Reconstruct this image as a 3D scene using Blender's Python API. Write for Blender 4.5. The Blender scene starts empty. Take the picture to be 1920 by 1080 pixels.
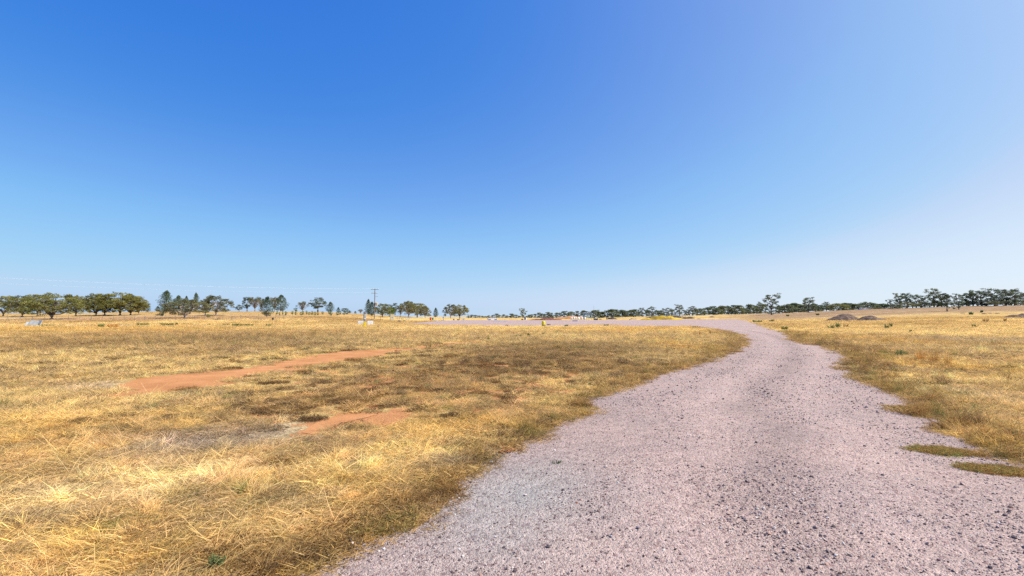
import bpy, bmesh, math, random
import numpy as np
from mathutils import Vector, Matrix, Euler

# ------------------------------------------------------------------ camera, sky, sun, exposure
sc = bpy.context.scene
COL = sc.collection
W0, H0, F0 = 1920.0, 1080.0, 907.0
EYE = 1.6
PITCH = math.atan(54.0 / F0)
cam_d = bpy.data.cameras.new("camera")
cam_d.sensor_width = 36.0
cam_d.lens = F0 / W0 * 36.0
cam_d.clip_start = 0.05
cam_d.clip_end = 20000
cam = bpy.data.objects.new("camera", cam_d)
COL.objects.link(cam)
cam.location = (0, 0, EYE)
cam.rotation_euler = (math.pi / 2 + PITCH, 0, 0)
sc.camera = cam

SUN_AZ, SUN_EL = 91.0, 48.0           # clockwise from the view direction (+Y); above the horizon
world = bpy.data.worlds.new("World")
sc.world = world
world.use_nodes = True
wn = world.node_tree
wn.nodes.clear()
sky = wn.nodes.new("ShaderNodeTexSky")
sky.sky_type = 'NISHITA'
sky.sun_disc = False
sky.sun_elevation = math.radians(SUN_EL)
sky.sun_rotation = math.radians(SUN_AZ)
sky.altitude = 200
sky.air_density = 0.4
sky.dust_density = 1.5
sky.ozone_density = 8.0
# the sky's own radiance is given the photograph's tone response (one curve per channel, the same in every direction)
dn = wn.nodes.new("ShaderNodeVectorMath"); dn.operation = 'SCALE'; dn.inputs['Scale'].default_value = 0.1
cv = wn.nodes.new("ShaderNodeRGBCurve")
up = wn.nodes.new("ShaderNodeVectorMath"); up.operation = 'SCALE'; up.inputs['Scale'].default_value = 7.85
CURVES = [[(0, 0), (.034, .034), (.042, .052), (.051, .086), (.064, .132), (.089, .205), (.136, .325), (.159, .42), (.208, .515), (.267, .578), (.45, .71), (1, .80)],
          [(0, 0), (.045, .10), (.066, .166), (.077, .193), (.10, .256), (.131, .342), (.151, .398), (.195, .470), (.243, .535), (.303, .612), (.388, .672), (1, .80)],
          [(0, 0), (.08, .38), (.157, .567), (.186, .597), (.235, .64), (.299, .695), (.375, .73), (.48, .735), (.641, .78), (1, .80)]]
for ch, pts in enumerate(CURVES):
    c = cv.mapping.curves[ch]
    c.points[0].location = pts[0]; c.points[1].location = pts[-1]
    for p in pts[1:-1]: c.points.new(*p)
    for p in c.points: p.handle_type = 'AUTO_CLAMPED'
cv.mapping.update()
bg = wn.nodes.new("ShaderNodeBackground")
bg.inputs['Strength'].default_value = 0.10
wo = wn.nodes.new("ShaderNodeOutputWorld")
wn.links.new(sky.outputs[0], dn.inputs[0])
wn.links.new(dn.outputs[0], cv.inputs['Color'])
wn.links.new(cv.outputs[0], up.inputs[0])
# pale dusty air along the whole horizon, a little brighter towards the sun's side
tcw = wn.nodes.new("ShaderNodeTexCoord"); sx = wn.nodes.new("ShaderNodeSeparateXYZ")
wn.links.new(tcw.outputs['Generated'], sx.inputs[0])
def wmath(op, a, b):
    n = wn.nodes.new("ShaderNodeMath"); n.operation = op
    for i_, v in enumerate((a, b)):
        if hasattr(v, 'is_linked'): wn.links.new(v, n.inputs[i_])
        elif v is not None: n.inputs[i_].default_value = v
    return n.outputs[0]
az_f = wmath('MULTIPLY_ADD', sx.outputs['X'], 0.5); az_f.node.inputs[2].default_value = 0.5
hf = wmath('MULTIPLY', wmath('EXPONENT', wmath('MULTIPLY', wmath('MAXIMUM', sx.outputs['Z'], 0.0), -15.0), None), 0.86)
hc = wn.nodes.new("ShaderNodeMix"); hc.data_type = 'RGBA'; wn.links.new(az_f, hc.inputs[0])
hc.inputs[6].default_value = (2.35, 3.55, 5.15, 1); hc.inputs[7].default_value = (5.15, 5.75, 6.05, 1)
hm = wn.nodes.new("ShaderNodeMix"); hm.data_type = 'RGBA'; wn.links.new(hf, hm.inputs[0])
wn.links.new(up.outputs[0], hm.inputs[6]); wn.links.new(hc.outputs[2], hm.inputs[7])
wn.links.new(hm.outputs[2], bg.inputs['Color'])
wn.links.new(bg.outputs[0], wo.inputs['Surface'])

sun_d = bpy.data.lights.new("sun", 'SUN')
sun_d.energy = 4.6
sun_d.angle = math.radians(0.53)
sun_d.color = (1.0, 0.955, 0.88)
sun = bpy.data.objects.new("sun", sun_d)
COL.objects.link(sun)
az, el = math.radians(SUN_AZ), math.radians(SUN_EL)
to_sun = Vector((math.sin(az) * math.cos(el), math.cos(az) * math.cos(el), math.sin(el)))
sun.rotation_euler = to_sun.to_track_quat('Z', 'Y').to_euler()
sun.location = (30, -20, 40)

sc.view_settings.view_transform = 'Standard'
sc.view_settings.look = 'None'
sc.view_settings.exposure = 0.70
sc.view_settings.gamma = 1.0
sc.view_settings.use_curve_mapping = False
sc.render.engine = 'CYCLES'
sc.cycles.use_denoising = False
sc.cycles.max_bounces = 5
sc.cycles.diffuse_bounces = 3
sc.cycles.transparent_max_bounces = 6

R = random.Random(7)
NR = np.random.default_rng(11)

# ------------------------------------------------------------------ numbers: noise, projection, terrain
def _hash(ix, iy, seed):
    n = (ix.astype(np.int64) * 374761393 + iy.astype(np.int64) * 668265263 + seed * 974634777) & 0x7fffffff
    n = ((n ^ (n >> 13)) * 1274126177) & 0x7fffffff
    n = (n ^ (n >> 16)) & 0xffff
    return n / 65535.0

def vnoise(x, y, seed=0):
    ix, iy = np.floor(x), np.floor(y)
    fx, fy = x - ix, y - iy
    fx = fx * fx * (3 - 2 * fx); fy = fy * fy * (3 - 2 * fy)
    a = _hash(ix, iy, seed); b = _hash(ix + 1, iy, seed)
    c = _hash(ix, iy + 1, seed); d = _hash(ix + 1, iy + 1, seed)
    return (a + (b - a) * fx) * (1 - fy) + (c + (d - c) * fx) * fy

def fbm(x, y, seed=0, octv=4):
    s, a, t = 0.0, 1.0, 0.0
    for o in range(octv):
        s = s + a * vnoise(x * 2 ** o + 17.3 * o, y * 2 ** o - 9.1 * o, seed + o)
        t += a; a *= 0.5
    return s / t

def sstep(a, b, x):
    t = np.clip((x - a) / (b - a), 0, 1)
    return t * t * (3 - 2 * t)

def ray(px, py):
    v = 540.0 - py
    return np.array([px - 960.0, F0 * math.cos(PITCH) - v * math.sin(PITCH), v * math.cos(PITCH) + F0 * math.sin(PITCH)])

def flat(px, py):
    d = ray(px, py)
    t = -EYE / d[2]
    return (d[0] * t, d[1] * t)

FPX = [-900, 0, 140, 270, 330, 440, 600, 680, 740, 800, 870, 1120, 1210, 1300, 1450, 1600, 1750, 1900, 2600]
FEL = [8, 7, 6.5, 9.5, 10.5, 10.5, 9.5, 5.5, 1.5, -1.5, None, None, 1.0, 3, 7, 13, 18.5, 21.5, 24]
FYC = [320, 320, 320, 320, 320, 320, 320, 330, 350, 400, 500, 600, 620, 600, 480, 400, 345, 330, 330]
FHC = [0.0 if e is None else EYE + e * y / F0 for e, y in zip(FEL, FYC)]
FR0 = [70, 70, 70, 75, 80, 85, 90, 110, 140, 170, 230, 260, 240, 190, 130, 105, 85, 75, 70]

def base_h(X, Y):
    Yc = np.maximum(Y, 1.0)
    p = 960 + np.clip(X / Yc, -3, 3) * F0
    hc = np.interp(p, FPX, FHC); yc = np.interp(p, FPX, FYC); r0 = np.interp(p, FPX, FR0)
    t = np.clip((Y - r0) / (yc - r0), 0, 1)
    s = t ** 1.25
    s = np.where(t > 0.8, s * (1 - (t - 0.8) ** 2 * 0.0), s)
    return hc * s

# road outline, as points on level ground read off with the camera's own geometry
LEFT_PX = [(585, 1080), (650, 1036), (740, 990), (800, 960), (832, 930), (846, 906), (868, 888), (905, 866), (935, 848),
           (1000, 820), (1052, 800), (1108, 776), (1092, 760), (1112, 742), (1180, 724), (1230, 702), (1290, 687), (1340, 669),
           (1372, 655), (1388, 641), (1382, 628), (1352, 619), (1310, 614), (1288, 611.5), (1200, 612), (1130, 610), (1060, 611.5),
           (1000, 611.5), (900, 611), (800, 609.4), (752, 608.6)]
FAR_PX = [(800, 603.6), (835, 601.2), (880, 600.2), (960, 600.4), (1100, 600.5), (1280, 599.9), (1380, 600.6), (1404, 603)]
RIGHT_PX = [(1425, 608), (1467, 623), (1513, 642), (1563, 652), (1600, 670), (1591, 693), (1632, 713), (1670, 733), (1704, 744),
            (1737, 762), (1700, 770), (1716, 780), (1773, 793), (1768, 810), (1827, 827), (1867, 843), (1925, 868)]
L = [flat(*p) for p in LEFT_PX]
LEFT_W = [(-9.5, -26), (-6.8, -13), (-4.6, -5), (-2.75, 0.2), (-1.9, 1.8)] + L
RIGHT_W = [flat(*p) for p in RIGHT_PX] + [(5.0, 3.8), (4.35, 1.5), (3.5, -1), (1.9, -5), (0.0, -11), (-3, -22)]
ROAD = np.array(LEFT_W + [flat(*p) for p in FAR_PX] + RIGHT_W)
DIRT1 = np.array([flat(*p) for p in [(205, 724), (262, 712), (330, 702), (420, 694), (500, 685), (545, 676), (580, 668), (640, 661), (720, 655), (785, 651),
    (840, 644), (900, 640), (900, 643), (850, 649), (790, 655), (740, 664), (700, 671), (640, 678), (600, 684), (545, 694), (500, 702), (450, 712), (400, 724), (330, 736), (262, 743), (240, 736)]])
DIRT2 = np.array([flat(*p) for p in [(546, 812), (575, 796), (598, 785), (650, 777), (716, 771), (720, 776), (680, 785), (640, 800), (616, 812), (580, 816)]])

def seg_dist(P, poly, closed=True):
    n = len(poly); d = np.full(len(P), 1e9)
    for i in range(n if closed else n - 1):
        a = poly[i]; b = poly[(i + 1) % n]; ab = b - a
        t = np.clip(((P - a) @ ab) / max(ab @ ab, 1e-12), 0, 1)
        q = P - a - t[:, None] * ab
        d = np.minimum(d, q[:, 0] ** 2 + q[:, 1] ** 2)
    return np.sqrt(d)

def inside(P, poly):
    c = np.zeros(len(P), bool); n = len(poly); x, y = P[:, 0], P[:, 1]
    for i in range(n):
        x0, y0 = poly[i]; x1, y1 = poly[(i + 1) % n]
        if y0 == y1: continue
        k = ((y0 > y) != (y1 > y)) & (x < (x1 - x0) * (y - y0) / (y1 - y0) + x0)
        c ^= k
    return c

def sdf(P, poly):
    d = seg_dist(P, poly)
    return np.where(inside(P, poly), -d, d)

def rr(P): return np.hypot(P[:, 0], P[:, 1])

def road_sd(P):                         # < 0 on the gravel; ragged edge
    r = rr(P); X, Y = P[:, 0], P[:, 1]
    amp = 0.10 + 0.010 * np.minimum(r, 90)
    n = (fbm(X * 1.6, Y * 1.6, 31, 4) - 0.5) * 2.2 * amp + (fbm(X * .35, Y * .35, 36, 2) - .5) * .02 * np.minimum(r, 60)
    return sdf(P, ROAD) + n

def dirt_sd(P):
    X, Y = P[:, 0], P[:, 1]
    n = (fbm(X * 1.1, Y * 1.1, 41, 4) - 0.5) * 1.5
    d1 = sdf(P, DIRT1) + n * 0.95 + 0.02
    d2 = sdf(P, DIRT2) + n * 0.34 + .09
    return np.minimum(d1, d2)

def terrain(X, Y, sd=None):
    X = np.asarray(X, float); Y = np.asarray(Y, float)
    h = base_h(X, Y)
    r = np.hypot(X, Y)
    if sd is None:
        sd = sdf(np.stack([X.ravel(), Y.ravel()], 1), ROAD).reshape(X.shape)
    m = sstep(0.0, 1.2 + 0.03 * np.minimum(r, 100), sd)
    amp = 0.035 + 0.0012 * np.minimum(r, 160)
    n = (fbm(X * .45, Y * .45, 3, 3) - .5) * amp * 1.3 + (fbm(X * .09, Y * .09, 8, 2) - .5) * np.minimum(r, 300) * 0.0022
    return h + m * n

def ground_at(px, py, ymax=1500.0, ydef=None):
    d = ray(px, py)
    ys = np.geomspace(2.0, ymax, 900)
    X = d[0] / d[1] * ys
    z = EYE + d[2] / d[1] * ys
    g = terrain(X, ys)
    k = np.nonzero(g >= z)[0]
    if len(k) == 0 or ydef is not None:
        Y = ydef if ydef is not None else min(ymax, 900.0)
    else:
        i = k[0]
        if i == 0: Y = ys[0]
        else:
            a, b = z[i - 1] - g[i - 1], z[i] - g[i]
            Y = ys[i - 1] + (ys[i] - ys[i - 1]) * a / (a - b)
    Xp = float(d[0] / d[1] * Y)
    return Xp, float(Y), float(terrain(np.array([Xp]), np.array([Y]))[0])

def top_z(px, py, Y):
    d = ray(px, py)
    return EYE + d[2] / d[1] * Y

def gz(x, y): return float(terrain(np.array([x]), np.array([y]))[0])

# ------------------------------------------------------------------ colours of the ground cover (albedo), by place
STRAW = np.array((.74, .545, .235)); GOLD = np.array((.66, .425, .13)); BROWN = np.array((.32, .185, .068))
DKBR = np.array((.19, .115, .055)); GREY = np.array((.47, .385, .29)); DIRT = np.array((.45, .21, .09))
PINK = np.array((.50, .32, .19)); GREEN = np.array((.14, .18, .055)); PALE = np.array((.78, .58, .28)); TAN = np.array((.47, .295, .12))
BLOBS = [  # place, half sizes, colour, weight   (screen figures are turned into ground ellipses below)
    (90, 940, 260, 90, PALE, .85), (330, 900, 170, 50, PALE, .6), (60, 800, 190, 40, GOLD, .55), (330, 750, 150, 22, STRAW, .5), (120, 1010, 120, 30, GOLD, .5),
    (180, 1060, 90, 30, GOLD, .8), (640, 1030, 120, 60, BROWN, .62), (760, 930, 85, 50, BROWN, .60), (560, 1060, 90, 40, DKBR, .45), (300, 1065, 110, 22, BROWN, .5),
    (420, 820, 130, 20, GREY, .7), (520, 805, 80, 14, GREY, .6), (870, 865, 60, 14, GREY, .6), (190, 725, 80, 9, GREY, .55),
    (860, 800, 95, 16, GOLD, .9), (700, 860, 90, 25, STRAW, .7), (1000, 790, 110, 14, BROWN, .5), (950, 770, 90, 16, TAN, .6),
    (700, 735, 170, 42, TAN, .6), (560, 760, 70, 25, TAN, .5), (860, 715, 150, 38, TAN, .6), (900, 690, 160, 25, DKBR, .33), (1120, 655, 170, 13, DKBR, .38), (1150, 690, 120, 18, BROWN, .55), (1050, 665, 240, 20, BROWN, .38),
    (1300, 650, 60, 14, GOLD, .85), (1250, 672, 70, 12, STRAW, .7), (1150, 620, 210, 4, GOLD, .75), (880, 616, 210, 4, STRAW, .8), (1050, 632, 200, 7, STRAW, .6),
    (250, 642, 330, 12, BROWN, .5), (480, 640, 170, 10, DKBR, .30), (60, 655, 120, 10, BROWN, .5), (120, 618, 300, 4.5, GOLD, .75), (620, 612, 120, 5, STRAW, .8), (350, 627, 330, 5, TAN, .6),
    (180, 690, 200, 16, STRAW, .4), (560, 650, 120, 8, TAN, .5),
    (150, 604.5, 260, 1.6, PINK, .8), (330, 602.5, 200, 1.6, PINK, .8), (210, 611, 40, 1.5, PINK, .5),
    (1480, 613, 60, 6, TAN, .4), (1560, 634, 60, 8, GOLD, .6), (1640, 660, 50, 9, TAN, .5), (1700, 690, 70, 12, TAN, .55), (1760, 735, 70, 14, GREEN * .8 + BROWN * .4, .55), (1870, 800, 60, 25, GREEN * .6 + BROWN * .7, .5), (1820, 690, 90, 25, GOLD, .8),
    (1830, 640, 140, 5, GREY * .7 + BROWN * .3, .55), (1780, 622, 200, 5, STRAW, .7), (1870, 660, 100, 8, STRAW, .8), (1700, 607, 140, 2, TAN, .5), (1900, 750, 60, 25, PALE, .7), (1690, 640, 80, 9, GOLD, .7),
]
BW = []
for (bx, by, brx, bry, c, w) in BLOBS:
    x0, y0 = flat(bx, by)
    ya = flat(bx, max(by - bry, 596.5))[1]; yb = flat(bx, by + bry)[1]
    BW.append((x0, y0, brx * y0 / F0, ya - y0, y0 - yb, np.array(c), w))

def cover(X, Y):
    """albedo of the field's cover at X, Y; dirt share; brown share"""
    n = len(X); r = np.hypot(X, Y)
    f1 = fbm(X * .22, Y * .13, 51, 4); f2 = fbm(X * 1.7, Y * 1.3, 55, 3); f3 = fbm(X * .03, Y * .02, 58, 3)
    wx = X + (fbm(X * .5, Y * .5, 61, 3) - .5) * (1.0 + .04 * r); wy = Y + (fbm(X * .5, Y * .5, 66, 3) - .5) * (1.0 + .07 * r)
    c = STRAW * .75 + GOLD * .25 + np.zeros((n, 3))
    k = sstep(.42, .62, f1)[:, None] * .45
    c = c * (1 - k) + TAN * k
    k = sstep(.48, .66, f3)[:, None] * .35 * sstep(30, 60, r)[:, None]
    c = c * (1 - k) + BROWN * k
    brown = np.zeros(n)
    for (x0, y0, ax, af, an, cc, w) in BW:
        dy = wy - y0
        q = ((wx - x0) / ax) ** 2 + np.where(dy > 0, dy / af, dy / an) ** 2
        g = w * np.exp(-q * 1.1)
        g = np.clip(g * (0.75 + 0.6 * f2), 0, 1)
        c = c * (1 - g[:, None]) + cc * g[:, None]
        if cc[0] < .3: brown = np.maximum(brown, g)
    # the far rises: browner, with pinkish bare strips
    p = 960 + np.clip(X / np.maximum(Y, 1), -3, 3) * F0
    lf = sstep(135, 175, Y) * sstep(760, 640, p)
    k = (lf * (.55 + .4 * (f1 - .5)))[:, None]
    c = c * (1 - k) + (np.array((.40, .245, .105)))* k
    rf = sstep(150, 230, Y) * sstep(1300, 1450, p)
    k = (rf * .85)[:, None]
    c = c * (1 - k) + (np.array((.33, .225, .15)) * (.7 + .6 * fbm(X * .02, Y * .05, 71, 3))[:, None]) * k
    c = c * (.86 + .28 * f2)[:, None]
    return c, brown

# ------------------------------------------------------------------ materials
def mat(name):
    m = bpy.data.materials.new(name); m.use_nodes = True
    nt = m.node_tree; nt.nodes.clear()
    return m, nt, nt.nodes, nt.links

def nz(nd, lk, scale, detail=3, rough=.55, vec=None, dist=0.0):
    n = nd.new("ShaderNodeTexNoise"); n.inputs['Scale'].default_value = scale
    n.inputs['Detail'].default_value = detail; n.inputs['Roughness'].default_value = rough; n.inputs['Distortion'].default_value = dist
    if vec is not None: lk.new(vec, n.inputs['Vector'])
    return n

def ramp(nd, lk, fac, stops):
    n = nd.new("ShaderNodeValToRGB"); e = n.color_ramp.elements
    while len(e) < len(stops): e.new(.5)
    for el_, (p_, c_) in zip(e, stops):
        el_.position = p_
        el_.color = (c_, c_, c_, 1) if not hasattr(c_, '__len__') else (*c_, 1)
    lk.new(fac, n.inputs[0]); return n

def mixc(nd, lk, a, b, fac, mode='MIX'):
    n = nd.new("ShaderNodeMix"); n.data_type = 'RGBA'; n.blend_type = mode; n.clamp_factor = True
    for s, v in ((n.inputs[0], fac), (n.inputs[6], a), (n.inputs[7], b)):
        if hasattr(v, 'is_linked'): lk.new(v, s)
        elif isinstance(v, (int, float)): s.default_value = v
        else: s.default_value = (*v[:3], 1)
    return n.outputs[2]

def simple(name, color, rough=.8, metallic=0.0, var=.18, scale=6.0, bump=0.0, rnd=0.0):
    m, nt, nd, lk = mat(name)
    tc = nd.new("ShaderNodeTexCoord")
    n = nz(nd, lk, scale, 4, .6, tc.outputs['Object'])
    rp = ramp(nd, lk, n.outputs[0], [(.3, 1 - var), (.7, 1 + var * .6)])
    c = mixc(nd, lk, color, rp.outputs[0], 1.0, 'MULTIPLY')
    if rnd:
        oi = nd.new("ShaderNodeObjectInfo")
        r2 = ramp(nd, lk, oi.outputs['Random'], [(0, (1 - rnd, 1 - rnd * .8, 1 - rnd)), (1, (1 + rnd, 1 + rnd * .7, 1 + rnd * .3))])
        c = mixc(nd, lk, c, r2.outputs[0], 1.0, 'MULTIPLY')
    b = nd.new("ShaderNodeBsdfPrincipled"); o = nd.new("ShaderNodeOutputMaterial")
    b.inputs['Roughness'].default_value = rough; b.inputs['Metallic'].default_value = metallic
    b.inputs['Specular IOR Level'].default_value = .25
    lk.new(c, b.inputs['Base Color'])
    if bump:
        bp = nd.new("ShaderNodeBump"); bp.inputs['Strength'].default_value = bump; bp.inputs['Distance'].default_value = .03
        lk.new(n.outputs[0], bp.inputs['Height']); lk.new(bp.outputs[0], b.inputs['Normal'])
    lk.new(b.outputs[0], o.inputs[0])
    return m

def leaf_mat(name, color, trans=.3, rnd=.16):
    m, nt, nd, lk = mat(name)
    at = nd.new("ShaderNodeAttribute"); at.attribute_name = "tone"
    oi = nd.new("ShaderNodeObjectInfo")
    r2 = ramp(nd, lk, oi.outputs['Random'], [(0, (1 - rnd, 1 - rnd * .5, 1)), (.5, (1, 1, 1)), (1, (1 + rnd * 1.3, 1 + rnd, 1 - rnd * .6))])
    c = mixc(nd, lk, color, at.outputs['Color'], 1.0, 'MULTIPLY')
    c = mixc(nd, lk, c, r2.outputs[0], 1.0, 'MULTIPLY')
    d = nd.new("ShaderNodeBsdfDiffuse"); t = nd.new("ShaderNodeBsdfTranslucent")
    mx = nd.new("ShaderNodeMixShader"); mx.inputs[0].default_value = trans
    lk.new(c, d.inputs[0]); lk.new(c, t.inputs[0]); lk.new(d.outputs[0], mx.inputs[1]); lk.new(t.outputs[0], mx.inputs[2])
    o = nd.new("ShaderNodeOutputMaterial"); lk.new(mx.outputs[0], o.inputs[0])
    return m

def blade_mat(name, attr_type='INSTANCER'):
    m, nt, nd, lk = mat(name)
    a1 = nd.new("ShaderNodeAttribute"); a1.attribute_type = attr_type; a1.attribute_name = "tint"
    a2 = nd.new("ShaderNodeAttribute"); a2.attribute_name = "tone"
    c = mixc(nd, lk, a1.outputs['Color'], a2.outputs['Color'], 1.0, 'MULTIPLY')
    d = nd.new("ShaderNodeBsdfDiffuse"); t = nd.new("ShaderNodeBsdfTranslucent")
    mx = nd.new("ShaderNodeMixShader"); mx.inputs[0].default_value = .42
    lk.new(c, d.inputs[0]); lk.new(c, t.inputs[0]); lk.new(d.outputs[0], mx.inputs[1]); lk.new(t.outputs[0], mx.inputs[2])
    o = nd.new("ShaderNodeOutputMaterial"); lk.new(mx.outputs[0], o.inputs[0])
    return m

# ground
def ground_mat():
    m, nt, nd, lk = mat("field_ground")
    tc = nd.new("ShaderNodeTexCoord"); at = nd.new("ShaderNodeAttribute"); at.attribute_name = "cover"
    ad = nd.new("ShaderNodeAttribute"); ad.attribute_name = "soil"
    mp = nd.new("ShaderNodeMapping"); lk.new(tc.outputs['Object'], mp.inputs[0])
    n1 = nz(nd, lk, 26, 5, .7, mp.outputs[0], .6); n2 = nz(nd, lk, 2.6, 5, .65, mp.outputs[0]); n3 = nz(nd, lk, .35, 4, .6, mp.outputs[0])
    r1 = ramp(nd, lk, n1.outputs[0], [(.36, .30), (.48, .9), (.6, 1.5)])
    r2 = ramp(nd, lk, n2.outputs[0], [(.36, .55), (.5, 1.0), (.62, 1.25)])
    r3 = ramp(nd, lk, n3.outputs[0], [(.35, (.80, .74, .68)), (.6, (1.08, 1.08, 1.05))])
    c = mixc(nd, lk, at.outputs['Color'], r1.outputs[0], .75, 'MULTIPLY')
    c = mixc(nd, lk, c, r2.outputs[0], .9, 'MULTIPLY')
    c = mixc(nd, lk, c, r3.outputs[0], 1.0, 'MULTIPLY')
    # bare soil shows where the soil share beats a ragged noise
    n4 = nz(nd, lk, 3.2, 6, .7, mp.outputs[0])
    ml = nd.new("ShaderNodeMath"); ml.operation = 'SUBTRACT'; lk.new(ad.outputs['Fac'], ml.inputs[0]); lk.new(n4.outputs[0], ml.inputs[1])
    rs = ramp(nd, lk, ml.outputs[0], [(.0, 0.0), (.09, 1.0)])
    sc_ = mixc(nd, lk, tuple(DIRT), ramp(nd, lk, n2.outputs[0], [(.3, .84), (.7, 1.1)]).outputs[0], 1.0, 'MULTIPLY')
    c = mixc(nd, lk, c, sc_, rs.outputs[0])
    b = nd.new("ShaderNodeBsdfDiffuse"); o = nd.new("ShaderNodeOutputMaterial"); lk.new(c, b.inputs[0])
    bp = nd.new("ShaderNodeBump"); bp.inputs['Strength'].default_value = .8; bp.inputs['Distance'].default_value = .035
    ma = nd.new("ShaderNodeMath"); ma.operation = 'ADD'; lk.new(n1.outputs[0], ma.inputs[0]); lk.new(n2.outputs[0], ma.inputs[1])
    lk.new(ma.outputs[0], bp.inputs['Height']); lk.new(bp.outputs[0], b.inputs['Normal'])
    lk.new(b.outputs[0], o.inputs[0]); return m

def soil_mat():
    m, nt, nd, lk = mat("red_soil")
    tc = nd.new("ShaderNodeTexCoord")
    n1 = nz(nd, lk, 1.1, 4, .6, tc.outputs['Object']); n2 = nz(nd, lk, 30, 5, .7, tc.outputs['Object'])
    r1 = ramp(nd, lk, n1.outputs[0], [(.3, (.78, .76, .74)), (.55, (1, 1, 1)), (.75, (1.12, 1.2, 1.35))])
    c = mixc(nd, lk, tuple(DIRT), r1.outputs[0], 1.0, 'MULTIPLY')
    c = mixc(nd, lk, c, ramp(nd, lk, n2.outputs[0], [(.3, .8), (.6, 1.08)]).outputs[0], .8, 'MULTIPLY')
    v = nd.new("ShaderNodeTexVoronoi"); v.inputs['Scale'].default_value = 14; lk.new(tc.outputs['Object'], v.inputs['Vector'])
    rv = ramp(nd, lk, v.outputs['Distance'], [(.06, .45), (.11, 1.0)])
    c = mixc(nd, lk, c, rv.outputs[0], .6, 'MULTIPLY')
    b = nd.new("ShaderNodeBsdfDiffuse"); o = nd.new("ShaderNodeOutputMaterial"); lk.new(c, b.inputs[0])
    bp = nd.new("ShaderNodeBump"); bp.inputs['Strength'].default_value = .5; bp.inputs['Distance'].default_value = .02
    lk.new(n2.outputs[0], bp.inputs['Height']); lk.new(bp.outputs[0], b.inputs['Normal'])
    lk.new(b.outputs[0], o.inputs[0]); return m

def road_mat():
    m, nt, nd, lk = mat("gravel_surface")
    tc = nd.new("ShaderNodeTexCoord"); at = nd.new("ShaderNodeAttribute"); at.attribute_name = "cover"
    ob = tc.outputs['Object']
    v1 = nd.new("ShaderNodeTexVoronoi"); v1.inputs['Scale'].default_value = 95; lk.new(ob, v1.inputs['Vector'])
    v2 = nd.new("ShaderNodeTexVoronoi"); v2.inputs['Scale'].default_value = 38; lk.new(ob, v2.inputs['Vector'])
    v3 = nd.new("ShaderNodeTexVoronoi"); v3.inputs['Scale'].default_value = 9; lk.new(ob, v3.inputs['Vector'])
    sp = ramp(nd, lk, v1.outputs['Color'], [(.12, (.62, .56, .57)), (.4, (.98, .95, .95)), (.75, (1.08, 1.02, 1.0)), (.95, (1.38, 1.36, 1.34))])
    bw = nd.new("ShaderNodeRGBToBW"); lk.new(v1.outputs['Color'], bw.inputs[0]); lk.new(bw.outputs[0], sp.inputs[0])
    bw2 = nd.new("ShaderNodeRGBToBW"); lk.new(v2.outputs['Color'], bw2.inputs[0])
    sp2 = ramp(nd, lk, bw2.outputs[0], [(.18, (.60, .52, .54)), (.27, (1, 1, 1)), (.86, (1, 1, 1)), (.92, (1.22, 1.20, 1.18))])
    n1 = nz(nd, lk, .8, 4, .6, ob); n2 = nz(nd, lk, 7, 5, .7, ob); n3 = nz(nd, lk, 60, 3, .7, ob)
    c = mixc(nd, lk, at.outputs['Color'], sp.outputs[0], .8, 'MULTIPLY')
    c = mixc(nd, lk, c, sp2.outputs[0], .85, 'MULTIPLY')
    c = mixc(nd, lk, c, ramp(nd, lk, n1.outputs[0], [(.3, (.88, .88, .9)), (.7, (1.08, 1.05, 1.03))]).outputs[0], 1.0, 'MULTIPLY')
    c = mixc(nd, lk, c, ramp(nd, lk, n2.outputs[0], [(.34, .80), (.6, 1.07)]).outputs[0], 1.0, 'MULTIPLY')
    c = mixc(nd, lk, c, ramp(nd, lk, n3.outputs[0], [(.34, .82), (.6, 1.1)]).outputs[0], 1.0, 'MULTIPLY')
    b = nd.new("ShaderNodeBsdfPrincipled"); o = nd.new("ShaderNodeOutputMaterial"); lk.new(c, b.inputs['Base Color'])
    b.inputs['Roughness'].default_value = .9; b.inputs['Specular IOR Level'].default_value = .15
    bp = nd.new("ShaderNodeBump"); bp.inputs['Strength'].default_value = .8; bp.inputs['Distance'].default_value = .012; bp.invert = True
    ma = nd.new("ShaderNodeMath"); ma.operation = 'MULTIPLY_ADD'; ma.inputs[1].default_value = .8
    lk.new(v1.outputs['Distance'], ma.inputs[0]); lk.new(v2.outputs['Distance'], ma.inputs[2])
    lk.new(ma.outputs[0], bp.inputs['Height']); lk.new(bp.outputs[0], b.inputs['Normal'])
    lk.new(b.outputs[0], o.inputs[0]); return m

M = {}
M['ground'] = ground_mat(); M['soil'] = soil_mat(); M['road'] = road_mat(); M['blade'] = blade_mat("dry_blade")
M['bark'] = simple("bark", (.16, .125, .10), .95, 0, .4, 5, .4)
M['pale_bark'] = simple("pale_bark", (.34, .29, .25), .9, 0, .35, 4, .3)
M['acacia'] = leaf_mat("acacia_leaf", (.25, .235, .075), .4)
M['greyacacia'] = leaf_mat("grey_acacia_leaf", (.20, .195, .095), .4)
M['cypress'] = leaf_mat("cypress_leaf", (.092, .126, .066), .3)
M['gum'] = leaf_mat("gum_leaf", (.165, .188, .105), .38)
M['darkleaf'] = leaf_mat("dark_leaf", (.09, .108, .05), .25)
M['brightleaf'] = leaf_mat("bright_leaf", (.15, .20, .04), .3)
M['twig'] = simple("twig", (.26, .215, .18), .9, 0, .3, 3)
M['white_paint'] = simple("white_paint", (.78, .79, .78), .45, 0, .08, 3)
M['concrete'] = simple("concrete", (.36, .37, .36), .9, 0, .25, 2.5, .3)
M['yellow_paint'] = simple("yellow_paint", (.78, .60, .02), .45, 0, .1, 3)
M['black'] = simple("black_plastic", (.022, .022, .025), .6, 0, .2, 3)
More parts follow.
